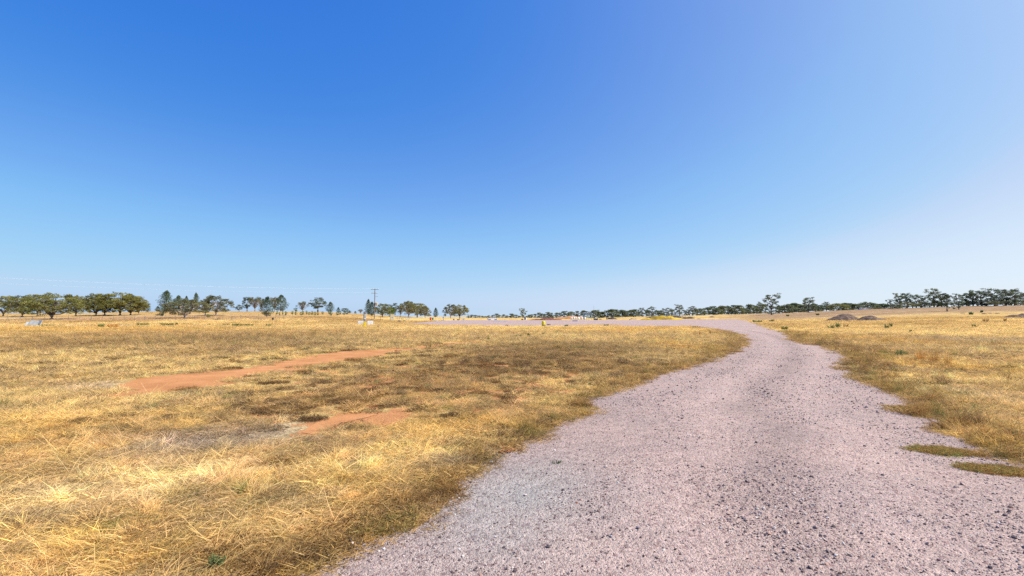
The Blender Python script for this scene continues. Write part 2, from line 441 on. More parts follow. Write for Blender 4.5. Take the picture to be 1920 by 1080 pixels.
M['blue'] = simple("blue_plastic", (.05, .10, .33), .5, 0, .15, 3)
M['steel'] = simple("galvanised_steel", (.42, .45, .47), .5, .5, .15, 3)
M['bluesteel'] = simple("pale_blue_steel", (.40, .56, .60), .5, .1, .12, 3)
M['wood'] = simple("weathered_wood", (.24, .19, .15), .9, 0, .35, 4, .3)
M['rust'] = simple("rust", (.19, .075, .05), .9, 0, .35, 4, .3)
M['red_paint'] = simple("red_paint", (.52, .09, .035), .6, 0, .25, 3)
M['orange_paint'] = simple("orange_paint", (.80, .32, .04), .6, 0, .15, 3)
M['beige'] = simple("beige_paint", (.58, .52, .36), .7, 0, .2, 2.5)
M['greenp'] = simple("green_paint", (.05, .22, .12), .6, 0, .2, 3)
M['glass'] = simple("dark_glass", (.03, .05, .055), .1, 0, .05, 2)
M['wire'] = simple("bright_wire", (.75, .76, .78), .4, .3, .05, 1)
M['pinkp'] = simple("pink_paper", (.75, .22, .26), .7, 0, .1, 5)
M['redleaf'] = simple("rusty_litter", (.33, .13, .055), .9, 0, .3, 30)
M['weed'] = leaf_mat("weed_leaf", (.19, .24, .09), .35)
M['weed_dark'] = leaf_mat("dark_weed_leaf", (.11, .18, .075), .35)
M['dry_stalk'] = leaf_mat("dry_stalk_leaf", (.66, .37, .11), .35)
M['brown_stalk'] = leaf_mat("brown_stalk_leaf", (.34, .20, .09), .3)

# ------------------------------------------------------------------ object helpers
def put(name, me, m=None, parent=None, loc=None):
    o = bpy.data.objects.new(name, me); COL.objects.link(o)
    if m is not None:
        me.materials.clear(); me.materials.append(m)
    if parent is not None: o.parent = parent
    if loc is not None: o.location = loc
    return o

def tag(o, label=None, cat=None, group=None, kind=None):
    if label: o['label'] = label
    if cat: o['category'] = cat
    if group: o['group'] = group
    if kind: o['kind'] = kind
    return o

def thing(name, label, cat, loc=(0, 0, 0), rotz=0.0, group=None):
    o = bpy.data.objects.new(name, None); COL.objects.link(o)
    o.location = loc; o.rotation_euler = (0, 0, rotz); o.empty_display_size = .2
    return tag(o, label, cat, group)

def mesh_np(name, V, Fq, smooth=False, attrs=None):
    """V (n,3); Fq (m,k) all the same corner count"""
    me = bpy.data.meshes.new(name)
    V = np.asarray(V, np.float32); Fq = np.asarray(Fq, np.int32)
    n, (mf, k) = len(V), Fq.shape
    me.vertices.add(n); me.vertices.foreach_set('co', V.ravel())
    me.loops.add(mf * k); me.loops.foreach_set('vertex_index', Fq.ravel())
    me.polygons.add(mf); me.polygons.foreach_set('loop_start', np.arange(mf, dtype=np.int32) * k)
    me.polygons.foreach_set('loop_total', np.full(mf, k, np.int32))
    if smooth: me.polygons.foreach_set('use_smooth', np.ones(mf, bool))
    for an, (dt, arr) in (attrs or {}).items():
        a = me.attributes.new(an, dt, 'POINT')
        arr = np.asarray(arr, np.float32)
        if dt == 'FLOAT_COLOR':
            arr = np.concatenate([arr, np.ones((len(arr), 1), np.float32)], 1)
            a.data.foreach_set('color', arr.ravel())
        elif dt == 'FLOAT_VECTOR': a.data.foreach_set('vector', arr.ravel())
        elif dt == 'INT': a.data.foreach_set('value', arr.astype(np.int32))
        else: a.data.foreach_set('value', arr.ravel())
    me.update(calc_edges=True); me.validate()
    return me

class MB:
    """collects boxes, bars, lathes, tubes into one bmesh"""
    def __init__(s): s.bm = bmesh.new()
    def box(s, cx, cy, cz, sx, sy, sz, rz=0, rx=0, ry=0, bev=0.0):
        r = bmesh.ops.create_cube(s.bm, size=1.0)
        vs = r['verts']
        bmesh.ops.scale(s.bm, vec=(sx, sy, sz), verts=vs)
        if bev:
            es = list({e for v in vs for e in v.link_edges})
            r2 = bmesh.ops.bevel(s.bm, geom=es, offset=bev, segments=2, affect='EDGES', profile=.6)
            vs = list({v for v in r2['verts']} | {v for v in vs if v.is_valid})
        mt = Matrix.Translation((cx, cy, cz)) @ Euler((rx, ry, rz)).to_matrix().to_4x4()
        bmesh.ops.transform(s.bm, matrix=mt, verts=vs); return s
    def bar(s, a, b, r, seg=6, r2=None):
        a, b = Vector(a), Vector(b); d = b - a
        if d.length < 1e-5: return s
        q = d.to_track_quat('Z', 'Y').to_matrix().to_4x4()
        res = bmesh.ops.create_cone(s.bm, cap_ends=True, segments=seg, radius1=r, radius2=r if r2 is None else r2, depth=d.length)
        bmesh.ops.transform(s.bm, matrix=Matrix.Translation((a + b) / 2) @ q, verts=res['verts']); return s
    def tube(s, pts, rad, seg=6):
        pts = [Vector(p) for p in pts]; n = len(pts); rings = []
        for i, p in enumerate(pts):
            d = (pts[min(i + 1, n - 1)] - pts[max(i - 1, 0)])
            if d.length < 1e-6: d = Vector((0, 0, 1))
            q = d.to_track_quat('Z', 'Y'); rr_ = rad[i] if hasattr(rad, '__len__') else rad
            rings.append([s.bm.verts.new(p + q @ Vector((math.cos(t * 2 * math.pi / seg) * rr_, math.sin(t * 2 * math.pi / seg) * rr_, 0))) for t in range(seg)])
        for i in range(n - 1):
            for k in range(seg):
                s.bm.faces.new((rings[i][k], rings[i][(k + 1) % seg], rings[i + 1][(k + 1) % seg], rings[i + 1][k]))
        s.bm.faces.new(list(reversed(rings[0]))); s.bm.faces.new(rings[-1]); return s
    def lathe(s, prof, seg=20, at=(0, 0, 0)):
        rings = []
        for (r_, z) in prof:
            rings.append([s.bm.verts.new((at[0] + math.cos(t * 2 * math.pi / seg) * r_, at[1] + math.sin(t * 2 * math.pi / seg) * r_, at[2] + z)) for t in range(seg)])
        for i in range(len(rings) - 1):
            for k in range(seg):
                s.bm.faces.new((rings[i][k], rings[i][(k + 1) % seg], rings[i + 1][(k + 1) % seg], rings[i + 1][k]))
        s.bm.faces.new(list(reversed(rings[0]))); s.bm.faces.new(rings[-1]); return s
    def prism(s, outline, y0, y1):          # outline in x,z, extruded along y
        a = [s.bm.verts.new((x, y0, z)) for x, z in outline]; b = [s.bm.verts.new((x, y1, z)) for x, z in outline]
        n = len(a)
        for i in range(n): s.bm.faces.new((a[i], a[(i + 1) % n], b[(i + 1) % n], b[i]))
        s.bm.faces.new(list(reversed(a))); s.bm.faces.new(b); return s
    def jitter(s, amp, seed=0):
        rg = random.Random(seed)
        for v in s.bm.verts: v.co += Vector((rg.uniform(-amp, amp), rg.uniform(-amp, amp), rg.uniform(-amp, amp)))
        return s
    def build(s, name, m, parent=None, loc=None, smooth=False):
        bmesh.ops.recalc_face_normals(s.bm, faces=s.bm.faces[:])
        me = bpy.data.meshes.new(name); s.bm.to_mesh(me); s.bm.free()
        if smooth:
            for p in me.polygons: p.use_smooth = True
        return put(name, me, m, parent, loc)

def copy_tree(o, parent=None):
    c = o.copy(); COL.objects.link(c); c.parent = parent
    for ch in list(o.children): copy_tree(ch, c)
    return c

# ------------------------------------------------------------------ the ground sheet, the road, the bare soil
th = np.concatenate([np.radians(np.arange(-62, 62.01, .25)), np.radians(np.arange(65, 297.9, 3.0))])
NT = len(th)
rad = np.geomspace(0.9, 9500.0, 400); NRAD = len(rad)
TT, RRR = np.meshgrid(th, rad)
GX = (RRR * np.sin(TT)).ravel(); GY = (RRR * np.cos(TT)).ravel()
GP = np.stack([GX, GY], 1)
SD_RAW = sdf(GP, ROAD)
GZ = terrain(GX, GY, SD_RAW)
gi = np.arange(NRAD * NT).reshape(NRAD, NT)
QA = gi[:-1, :].ravel(); QB = np.roll(gi, -1, 1)[:-1, :].ravel(); QC = np.roll(gi, -1, 1)[1:, :].ravel(); QD = gi[1:, :].ravel()
QUADS = np.stack([QA, QD, QC, QB], 1)
GV = np.stack([GX, GY, GZ], 1)
# close the small hole under the camera with one ring of triangles written as quads
ci = len(GV); GV2 = np.vstack([GV, [0, 0, 0]])
capq = np.array([[gi[0, k], gi[0, (k + 1) % NT], gi[0, (k + 2) % NT], ci] for k in range(0, NT - 1, 2)] + ([[gi[0, NT - 1], gi[0, 0], ci, ci]] if NT % 2 else []))
if NT % 2: capq = capq[:-1]
SD = road_sd(GP); DSD = dirt_sd(GP)
def gap_mask(X, Y):
    m = np.zeros(len(X))
    for (cx, cy, ax, ay) in ((745, 735, 2.9, 3.2), (600, 766, 1.2, 1.0), (860, 705, 3.4, 4.5), (560, 745, 1.2, 1.2), (640, 705, 3.0, 2.2)):
        gx, gy = flat(cx, cy); gp = np.exp(-(((X - gx) / ax) ** 2 + ((Y - gy) / ay) ** 2))
        m = np.maximum(m, sstep(.2, .45, gp) * sstep(-.02, .05, .49 + .04 * gp - fbm(X * 3.6, Y * 2.4, 97, 3)))
    return m

cc_, gb = cover(GX, GY)
soil = np.clip(.60 - DSD * .9, 0, 1) * (DSD < 2.5)
# bare soil peeping between the brown tussocks
gm_ = gap_mask(GX, GY)
soil = np.maximum(soil, gm_ * (.42 + .42 * sstep(.4, .6, fbm(GX * .9, GY * .7, 131, 3))))
rg = np.hypot(GX, GY)
cc_ = cc_ * (.66 + .17 * sstep(25, 70, rg))[:, None]      # shade among the grass painted into the ground colour, strongest close by
cc2 = np.vstack([cc_, [.5, .4, .3]]); soil2 = np.append(soil, 0)
me = mesh_np("grass_field", GV2, np.vstack([QUADS, capq]), True, {'cover': ('FLOAT_COLOR', cc2), 'soil': ('FLOAT', soil2)})
tag(put("grass_field", me, M['ground']), kind='structure')

LR = np.log(rad); TD = np.degrees(th[:497])
def sheet_z(X, Y):
    r = np.clip(np.hypot(X, Y), rad[0] * 1.001, rad[-1] * .999); t = np.clip(np.degrees(np.arctan2(X, Y)), -61.9, 61.9)
    fi = (np.log(r) - LR[0]) / (LR[1] - LR[0]); i = np.minimum(fi.astype(int), NRAD - 2); fi = fi - i
    fj = (t + 62) / .25; j = fj.astype(int); fj = fj - j
    Z = GZ.reshape(NRAD, NT)
    return (Z[i, j] * (1 - fj) + Z[i, j + 1] * fj) * (1 - fi) + (Z[i + 1, j] * (1 - fj) + Z[i + 1, j + 1] * fj) * fi

def sheet(name, sd, fn, lift, m, extra=None, rmax=1e9):
    V = GV.copy()
    keep = (sd[QUADS].mean(1) < 0) & (np.hypot(GX, GY)[QUADS].max(1) < rmax)
    q = QUADS[keep]
    used = np.zeros(len(V), bool); used[q.ravel()] = True
    cnt_all = np.bincount(QUADS.ravel(), minlength=len(V)); cnt = np.bincount(q.ravel(), minlength=len(V))
    bd = np.nonzero(used & (cnt < cnt_all))[0]
    P = V[bd, :2].copy(); r = rr(P)
    for _ in range(3):
        e = 0.01 + .002 * r
        s0 = fn(P); gx = (fn(P + np.stack([e, 0 * e], 1)) - s0) / e; gy = (fn(P + np.stack([0 * e, e], 1)) - s0) / e
        g2 = np.maximum(gx * gx + gy * gy, .5)
        st = np.stack([gx, gy], 1) * (s0 / g2)[:, None]
        ln = np.hypot(st[:, 0], st[:, 1]); mx = .02 * r + .01
        st *= np.minimum(1, mx / np.maximum(ln, 1e-9))[:, None] * .7
        P -= st
    V[bd, :2] = P; V[bd, 2] = terrain(P[:, 0], P[:, 1])
    rv = np.hypot(V[:, 0], V[:, 1])
    V[:, 2] += lift + .0003 * np.maximum(0, rv - 12)
    idx = np.nonzero(used)[0]; mp = np.full(len(V), -1); mp[idx] = np.arange(len(idx))
    at = {'cover': ('FLOAT_COLOR', extra[idx])} if extra is not None else None
    return put(name, mesh_np(name, V[idx], mp[q], True, at), m)

ROADC = np.array((.392, .304, .262))
rc = np.tile(ROADC, (len(GX), 1))
bx, by = flat(960, 935)
k = np.exp(-(((GX - bx + (GY - by) * -.25) / .75) ** 2 + ((GY - by) / 1.15) ** 2)) * (.8 + .5 * (fbm(GX * 2, GY * 2, 81, 3) - .5))
bx, by = flat(880, 1000); k = np.maximum(k, .5 * np.exp(-(((GX - bx) / .4) ** 2 + ((GY - by) / .5) ** 2)))
k = np.clip(k, 0, 1)[:, None]; rc = rc * (1 - k) + np.array((.315, .315, .29)) * k
# wheel tracks: paler, more compacted strips following the two edges
dl = seg_dist(GP, np.array(LEFT_W), False)
dr = seg_dist(GP, np.array(RIGHT_W), False)
wtr = np.exp(-((dl - 1.9) / .45) ** 2) + np.exp(-((dl - 3.6) / .45) ** 2)
rn = fbm(GX * .7, GY * .25, 85, 3)
rc *= (1 + .13 * np.clip(wtr, 0, 1) * (rn + .3) - .15 * np.exp(-((dl - 2.75) / .35) ** 2) * (rn + .3) - .12 * np.exp(-(dl / .3) ** 2) - .10 * np.exp(-(dr / .35) ** 2) * (.5 + rn))[:, None]
rc *= (.93 + .14 * fbm(GX * .05, GY * .25, 83, 3))[:, None]
road = sheet("gravel_road", SD, road_sd, .004, M['road'], rc)
tag(road, kind='structure')
tag(sheet("bare_soil", DSD, dirt_sd, .006, M['soil'], None, 60), kind='structure')

# ------------------------------------------------------------------ grass, litter and stones (scattered)
hidden = bpy.data.collections.new("scatter_pieces")     # never linked to the scene: only source meshes for the scatter

def blades(name, n, radius, l0, l1, w, lean0, lean1, curl=.5, comb=None, seed=0, tone0=.5, tone1=1.45, segs=2):
    g = np.random.default_rng(seed)
    V, Fc, T = [], [], []
    for i in range(n):
        a = g.uniform(0, 2 * math.pi); rr_ = radius * math.sqrt(g.uniform())
        p = np.array([math.cos(a) * rr_, math.sin(a) * rr_, g.uniform(-.01, .012)])
        az_ = g.uniform(0, 2 * math.pi) if comb is None else g.normal(comb, .9)
        ln = g.uniform(l0, l1); lean = math.radians(g.uniform(lean0, lean1))     # lean: from vertical
        d = np.array([math.cos(az_) * math.sin(lean), math.sin(az_) * math.sin(lean), math.cos(lean)])
        side = np.cross(d, g.normal(size=3)); side /= np.linalg.norm(side)
        bend = np.array([math.cos(az_), math.sin(az_), -.35]) * curl * g.uniform(.3, 1.2)
        bend2 = side * g.normal(0, .35) * curl
        t_ = g.uniform(tone0, tone1); warm = g.uniform(-.06, .06)
        b0 = len(V); w_ = w * g.uniform(.6, 1.3)
        for s in range(segs + 1):
            u = s / segs
            c = p + d * ln * u + (bend + bend2) * ln * u * u
            c[2] = max(c[2], .003 + .006 * g.uniform())
            ww = w_ * (1 - u * .85)
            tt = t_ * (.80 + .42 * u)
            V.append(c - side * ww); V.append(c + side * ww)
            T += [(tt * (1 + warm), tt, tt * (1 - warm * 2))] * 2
        for s in range(segs):
            k = b0 + 2 * s; Fc.append((k, k + 1, k + 3, k + 2))
    me = mesh_np(name, V, Fc, False, {'tone': ('FLOAT_COLOR', T)})
    me.materials.append(M['blade'])
    o = bpy.data.objects.new(name, me); hidden.objects.link(o); return o

def rock(name, seed, m, flatn=.6):
    bm = bmesh.new(); bmesh.ops.create_icosphere(bm, subdivisions=1, radius=1.0)
    g = random.Random(seed)
    for v in bm.verts:
        v.co *= g.uniform(.72, 1.15)
        v.co.z *= flatn
    me = bpy.data.meshes.new(name); bm.to_mesh(me); bm.free(); me.materials.append(m)
    o = bpy.data.objects.new(name, me); return o

def stone_mat():
    m, nt, nd, lk = mat("loose_stone")
    a1 = nd.new("ShaderNodeAttribute"); a1.attribute_type = 'INSTANCER'; a1.attribute_name = "tint"
    b = nd.new("ShaderNodeBsdfPrincipled"); b.inputs['Roughness'].default_value = .85; b.inputs['Specular IOR Level'].default_value = .2
    o = nd.new("ShaderNodeOutputMaterial"); lk.new(a1.outputs['Color'], b.inputs['Base Color']); lk.new(b.outputs[0], o.inputs[0]); return m

def scatter(name, coll, P, idx, rot, scl, tint, kind='stuff'):
    me = bpy.data.meshes.new(name)
    me.vertices.add(len(P)); me.vertices.foreach_set('co', np.asarray(P, np.float32).ravel())
    a = me.attributes.new('idx', 'INT', 'POINT'); a.data.foreach_set('value', np.asarray(idx, np.int32))
    a = me.attributes.new('rot', 'FLOAT_VECTOR', 'POINT'); a.data.foreach_set('vector', np.asarray(rot, np.float32).ravel())
    a = me.attributes.new('scl', 'FLOAT_VECTOR', 'POINT'); a.data.foreach_set('vector', np.asarray(scl, np.float32).ravel())
    a = me.attributes.new('tint', 'FLOAT_VECTOR', 'POINT'); a.data.foreach_set('vector', np.asarray(tint, np.float32).ravel())
    o = put(name, me)
    ng = bpy.data.node_groups.new(name, 'GeometryNodeTree')
    ng.interface.new_socket("Geometry", in_out='INPUT', socket_type='NodeSocketGeometry')
    ng.interface.new_socket("Geometry", in_out='OUTPUT', socket_type='NodeSocketGeometry')
    n = ng.nodes; gi_ = n.new('NodeGroupInput'); go = n.new('NodeGroupOutput')
    iop = n.new('GeometryNodeInstanceOnPoints'); ci_ = n.new('GeometryNodeCollectionInfo')
    ci_.inputs['Collection'].default_value = coll
    ci_.inputs['Separate Children'].default_value = True; ci_.inputs['Reset Children'].default_value = True
    def na(nm, dt):
        q = n.new('GeometryNodeInputNamedAttribute'); q.data_type = dt; q.inputs[0].default_value = nm; return q.outputs[0]
    ng.links.new(gi_.outputs[0], iop.inputs['Points']); ng.links.new(ci_.outputs[0], iop.inputs['Instance'])
    iop.inputs['Pick Instance'].default_value = True
    ng.links.new(na('idx', 'INT'), iop.inputs['Instance Index'])
    e2r = n.new('FunctionNodeEulerToRotation'); ng.links.new(na('rot', 'FLOAT_VECTOR'), e2r.inputs[0])
    ng.links.new(e2r.outputs[0], iop.inputs['Rotation']); ng.links.new(na('scl', 'FLOAT_VECTOR'), iop.inputs['Scale'])
    ng.links.new(iop.outputs[0], go.inputs[0])
    md = o.modifiers.new("scatter", 'NODES'); md.node_group = ng
    if kind: o['kind'] = kind
    return o

# collection children come sorted by name: piece_a, piece_b ...
grass_src = bpy.data.collections.new("grass_pieces")
names = []
def gsrc(*a, **k):
    nm = "tuft_%02d" % len(names); names.append(nm)
    o = blades(nm, *a, **k); hidden.objects.unlink(o); grass_src.objects.link(o)
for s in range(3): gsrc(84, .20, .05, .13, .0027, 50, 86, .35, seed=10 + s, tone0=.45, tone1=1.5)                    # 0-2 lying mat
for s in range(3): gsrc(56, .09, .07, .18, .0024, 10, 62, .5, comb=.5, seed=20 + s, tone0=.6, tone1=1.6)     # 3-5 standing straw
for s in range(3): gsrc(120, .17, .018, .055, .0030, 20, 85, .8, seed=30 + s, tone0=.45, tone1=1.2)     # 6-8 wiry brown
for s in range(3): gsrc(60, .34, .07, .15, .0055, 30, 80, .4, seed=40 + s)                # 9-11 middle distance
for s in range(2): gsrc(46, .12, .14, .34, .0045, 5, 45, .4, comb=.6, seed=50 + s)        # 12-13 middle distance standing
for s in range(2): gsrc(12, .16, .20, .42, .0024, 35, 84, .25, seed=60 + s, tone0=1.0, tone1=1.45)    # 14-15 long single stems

def wedge(r0, r1, dens, a0=-60, a1=60, seed=0):
    """random ground points, density per m2 a function of distance"""
    g = np.random.default_rng(seed)
    rs = np.geomspace(r0, r1, 60); out = []
    for ra, rb in zip(rs[:-1], rs[1:]):
        area = math.radians(a1 - a0) * (rb * rb - ra * ra) / 2
        n = int(area * dens(.5 * (ra + rb)) + g.uniform())
        r = np.sqrt(g.uniform(ra * ra, rb * rb, n)); t = np.radians(g.uniform(a0, a1, n))
        out.append(np.stack([r * np.sin(t), r * np.cos(t)], 1))
    return np.vstack(out), g

ISLES = [(1768, 848, .29, .13), (1872, 884, .25, .10), (1735, 767, .42, .14), (1232, 769, .0, .0)]
ISLW = [(*flat(a, b), c, d) for a, b, c, d in ISLES if c > 0]

def scatter_grass():
    Ps, I, RT, S, TI = [], [], [], [], []
    def add(P, g, kinds_fn, zoff=0.0):
        c, b = cover(P[:, 0], P[:, 1]); d = dirt_sd(P); s = road_sd(P)
        onisle = np.zeros(len(P), bool)
        for (x, y, ax, ay) in ISLW:
            ca, sa = math.cos(-.5), math.sin(-.5)
            dx, dy = P[:, 0] - x, P[:, 1] - y
            u, v = dx * ca - dy * sa, dx * sa + dy * ca
            onisle |= (u / ax) ** 2 + (v / ay) ** 2 < .6 + .8 * fbm(P[:, 0] * 9, P[:, 1] * 9, 5, 2)
        keep = ((s > .02 - np.abs(g.normal(0, .11, len(P))) * (.6 + .03 * np.minimum(np.hypot(P[:, 0], P[:, 1]), 40))) & (d > .06 - np.abs(g.normal(0, .16, len(P))))) | onisle
        q = fbm(P[:, 0] * 1.3, P[:, 1] * 1.3, 91, 3)
        keep &= ~((d < .45) & (q > .50) & ~onisle)
        f = fbm(P[:, 0] * .8, P[:, 1] * .8, 95, 3)
        rr_ = np.hypot(P[:, 0], P[:, 1])
        gap = gap_mask(P[:, 0], P[:, 1])
        keep &= ~(gap > g.uniform(.25, 1.0, len(P)))
        sel = np.nonzero(keep)[0]
        P, c, b, s, f, rr_, oi, gp = P[sel], c[sel].copy(), b[sel], s[sel], f[sel], rr_[sel], onisle[sel], gap[sel]
        edge = np.exp(-(np.maximum(s, 0) / (.22 + .02 * rr_)) ** 2) * (rr_ < 60)
        k = (edge * .55)[:, None]; c = c * (1 - k) + (BROWN * 1.1 + GREEN * .1) * k
        c[oi] = BROWN * .8 + GREEN * .6
        sp = fbm(P[:, 0] * 3.4, P[:, 1] * 3.0, 141, 3); sp2 = fbm(P[:, 0] * .9, P[:, 1] * .8, 145, 3)
        dk = sstep(.53, .66, sp) * (.55 + .6 * sstep(.4, .6, sp2)) * (rr_ < 60); dk = np.clip(dk, 0, .85)
        c = c * (1 - .38 * dk)[:, None] + (np.array((.22, .15, .10)) * .55)[None] * dk[:, None]  # brown litter spots, with shadow between clumps painted into the tuft colour
        c = c * (1 + .22 * sstep(.5, .36, sp))[:, None]; b = np.maximum(b, dk * .9)
        idx, sc_ = kinds_fn(P, g, b, edge, f, rr_, oi)
        ok = idx >= 0
        P, c, idx, sc_ = P[ok], c[ok], idx[ok], sc_[ok]
        c = c * (g.uniform(.66, 1.34, len(P)))[:, None] * np.stack([np.ones(len(P)), g.uniform(.94, 1.05, len(P)), g.uniform(.85, 1.15, len(P))], 1)
        gr = g.uniform(size=len(P)) < .012; c[gr] = GREEN * 1.3
        z = sheet_z(P[:, 0], P[:, 1])
        Ps.append(np.stack([P[:, 0], P[:, 1], z + zoff], 1)); I.append(idx)
        RT.append(np.stack([g.normal(0, .06, len(P)), g.normal(0, .06, len(P)), g.uniform(0, 6.283, len(P))], 1))
        S.append(np.stack([sc_ * g.uniform(.85, 1.2, len(P)), sc_ * g.uniform(.85, 1.2, len(P)), sc_ * g.uniform(.75, 1.25, len(P))], 1))
        TI.append(np.clip(c, .01, .95))
    def near(P, g, b, edge, f, r, oi):
        u = g.uniform(size=len(P))
        idx = g.integers(0, 3, len(P)); sc_ = np.full(len(P), 1.0)
        br = (u < np.clip(b * 1.1 + edge * .9, 0, .8)) | oi
        idx[br] = 6 + g.integers(0, 3, br.sum()); sc_[br] = 1.1
        tall = (~br) & (g.uniform(size=len(P)) < np.where(f > .52, .30, .08)); idx[tall] = 3 + g.integers(0, 3, tall.sum())
        sc_[tall] *= .95
        lng = (~br) & (g.uniform(size=len(P)) < .05); idx[lng] = 14 + g.integers(0, 2, lng.sum())
        sc_[oi] = .6
        return idx, sc_
    P, g = wedge(1.6, 15, lambda r: 80 if r < 9 else 80 * (9 / r) ** 1.2, seed=1); add(P, g, near, -.004)
    def mid(P, g, b, edge, f, r, oi):
        idx = 9 + g.integers(0, 3, len(P)); sc_ = np.clip(r / 26, .75, 1.5)
        u = g.uniform(size=len(P))
        t = u < np.where(f > .52, .35, .06); idx[t] = 12 + g.integers(0, 2, t.sum()); sc_[t] *= .8
        br = u > 1 - np.clip(b * .9 + edge * .5, 0, .8); idx[br] = 6 + g.integers(0, 3, br.sum()); sc_[br] = np.clip(r[br] / 8, 1.6, 3.6)
        sc_[oi] = .7
        return idx, sc_
    P, g = wedge(10.5, 52, lambda r: 34 * (14 / r) ** 1.1, -56, 56, seed=2); add(P, g, mid, -.006)
    def far(P, g, b, edge, f, r, oi):
        idx = 9 + g.integers(0, 3, len(P)); sc_ = np.clip(r / 34, 1.2, 3.0)
        idx[f < .42] = -1
        return idx, sc_
    P, g = wedge(44, 200, lambda r: 5.0 * (44 / r) ** 1.4, -52, 52, seed=3); add(P, g, far, -.02)
    for (x, y, ax, ay) in ISLW:
        g = np.random.default_rng(int(x * 100)); n = 230
        u, v = g.normal(0, .48, n) * ax, g.normal(0, .5, n) * ay; ca, sa = math.cos(-.42), math.sin(-.42)
        P = np.stack([x + u * ca - v * sa, y + u * sa + v * ca], 1)
        c = np.where(g.uniform(size=n)[:, None] < .28, GREEN * 1.5 + BROWN * .6, np.where(g.uniform(size=n)[:, None] < .5, BROWN * 1.3, GOLD * .8)) * g.uniform(.7, 1.3, n)[:, None]
        Ps.append(np.stack([P[:, 0], P[:, 1], sheet_z(P[:, 0], P[:, 1])], 1)); I.append(6 + g.integers(0, 3, n))
        RT.append(np.stack([g.normal(0, .1, n), g.normal(0, .1, n), g.uniform(0, 6.283, n)], 1)); sc_ = g.uniform(.3, 1.0, n); S.append(np.stack([sc_ * .8, sc_ * .8, sc_ * 1.3], 1)); TI.append(c)
    # clumpy verges: wiry brown and olive clumps crowding the road's two edges
    for line, side_w, dens, big, sd_ in ((RIGHT_W[:17], .55, 5.5, 1.25, 21), (LEFT_W[4:31], .38, 4.0, 1.0, 22)):
        g = np.random.default_rng(sd_); A = np.array(line)
        for a, b_ in zip(A[:-1], A[1:]):
            L_ = np.hypot(*(b_ - a)); q0 = np.hypot(*((a + b_) / 2))
            if q0 > 110: continue
            n = int(L_ * dens * min(1, 14 / q0) + g.uniform())
            C = a + (b_ - a) * g.uniform(size=(n, 1)); nrm = np.array([-(b_ - a)[1], (b_ - a)[0]]) / max(L_, 1e-6)
            off = np.abs(g.normal(0, side_w * (1 + .015 * q0), n)) ; sgn = 1 if road_sd((a + b_)[None] / 2 + nrm[None] * .6)[0] > 0 else -1
            C = C + nrm * (off * sgn)[:, None]; m = g.integers(3, 8, n); CC = np.repeat(C, m, 0)
            P = CC + g.normal(0, 1, CC.shape) * .12 * max(1, q0 / 14)
            hue = np.repeat(g.uniform(size=n), m); k = (road_sd(P) > -.06) & (P[:, 1] > 1.5); P, hue = P[k], hue[k]
            if not len(P): continue
            c = np.where(hue[:, None] < .42, BROWN * 1.1, np.where(hue[:, None] < .66, BROWN * .7 + GREEN * .6, np.where(hue[:, None] < .8, DKBR, GOLD * .75))) * g.uniform(.7, 1.4, len(P))[:, None]
            Ps.append(np.stack([P[:, 0], P[:, 1], sheet_z(P[:, 0], P[:, 1])], 1)); I.append(np.where(g.uniform(size=len(P)) < .8, 6 + g.integers(0, 3, len(P)), 3 + g.integers(0, 3, len(P))))
            RT.append(np.stack([g.normal(0, .1, len(P)), g.normal(0, .1, len(P)), g.uniform(0, 6.283, len(P))], 1))
            sc_ = g.uniform(.8, 1.35, len(P)) * big * max(1, min(1.6, q0 / 18)); S.append(np.stack([sc_ * .85, sc_ * .85, sc_ * 1.3], 1)); TI.append(c)
    # separate brown tussocks standing on the half bare ground
    for (cx, cy, ax, ay, dens, sd_) in ((700, 735, 5.2, 4.6, 1.9, 5), (880, 700, 4.6, 5.5, 1.5, 6), (600, 755, 2.6, 2.2, 1.6, 7), (1000, 668, 8, 8, .7, 8), (300, 660, 14, 12, .35, 9), (1090, 690, 4, 4, .9, 10)):
        gx, gy = flat(cx, cy); g = np.random.default_rng(sd_); n = int(math.pi * ax * ay * dens * 1.15)
        C = np.stack([gx + g.normal(0, ax * .62, n), gy + g.normal(0, ay * .62, n)], 1)
        m = g.integers(3, 7, n); CC = np.repeat(C, m, 0); sz = np.repeat(g.uniform(.06, .16, n), m)
        P = CC + g.normal(0, 1, CC.shape) * sz[:, None] * (.8, .6)
        k = (road_sd(P) > .05) & (dirt_sd(P) > .02) & (P[:, 1] > 4); P = P[k]; q = rr(P)
        c = np.where(np.repeat(g.uniform(size=n) < .35, m)[k][:, None], BROWN * 1.15, DKBR * 1.1) * g.uniform(.75, 1.3, len(P))[:, None]
        Ps.append(np.stack([P[:, 0], P[:, 1], sheet_z(P[:, 0], P[:, 1])], 1)); I.append(6 + g.integers(0, 3, len(P)))
        RT.append(np.stack([g.normal(0, .1, len(P)), g.normal(0, .1, len(P)), g.uniform(0, 6.283, len(P))], 1))
        sc_ = g.uniform(.9, 1.4, len(P)) * np.clip(q / 12, 1, 1.7); S.append(np.stack([sc_ * .8, sc_ * .8, sc_ * 1.25], 1)); TI.append(c)
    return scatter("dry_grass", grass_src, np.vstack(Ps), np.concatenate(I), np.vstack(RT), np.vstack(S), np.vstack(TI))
tag(scatter_grass())

stone_src = bpy.data.collections.new("stone_pieces")
SM = stone_mat()
for s in range(5): stone_src.objects.link(rock("stone_%02d" % s, 70 + s, SM))

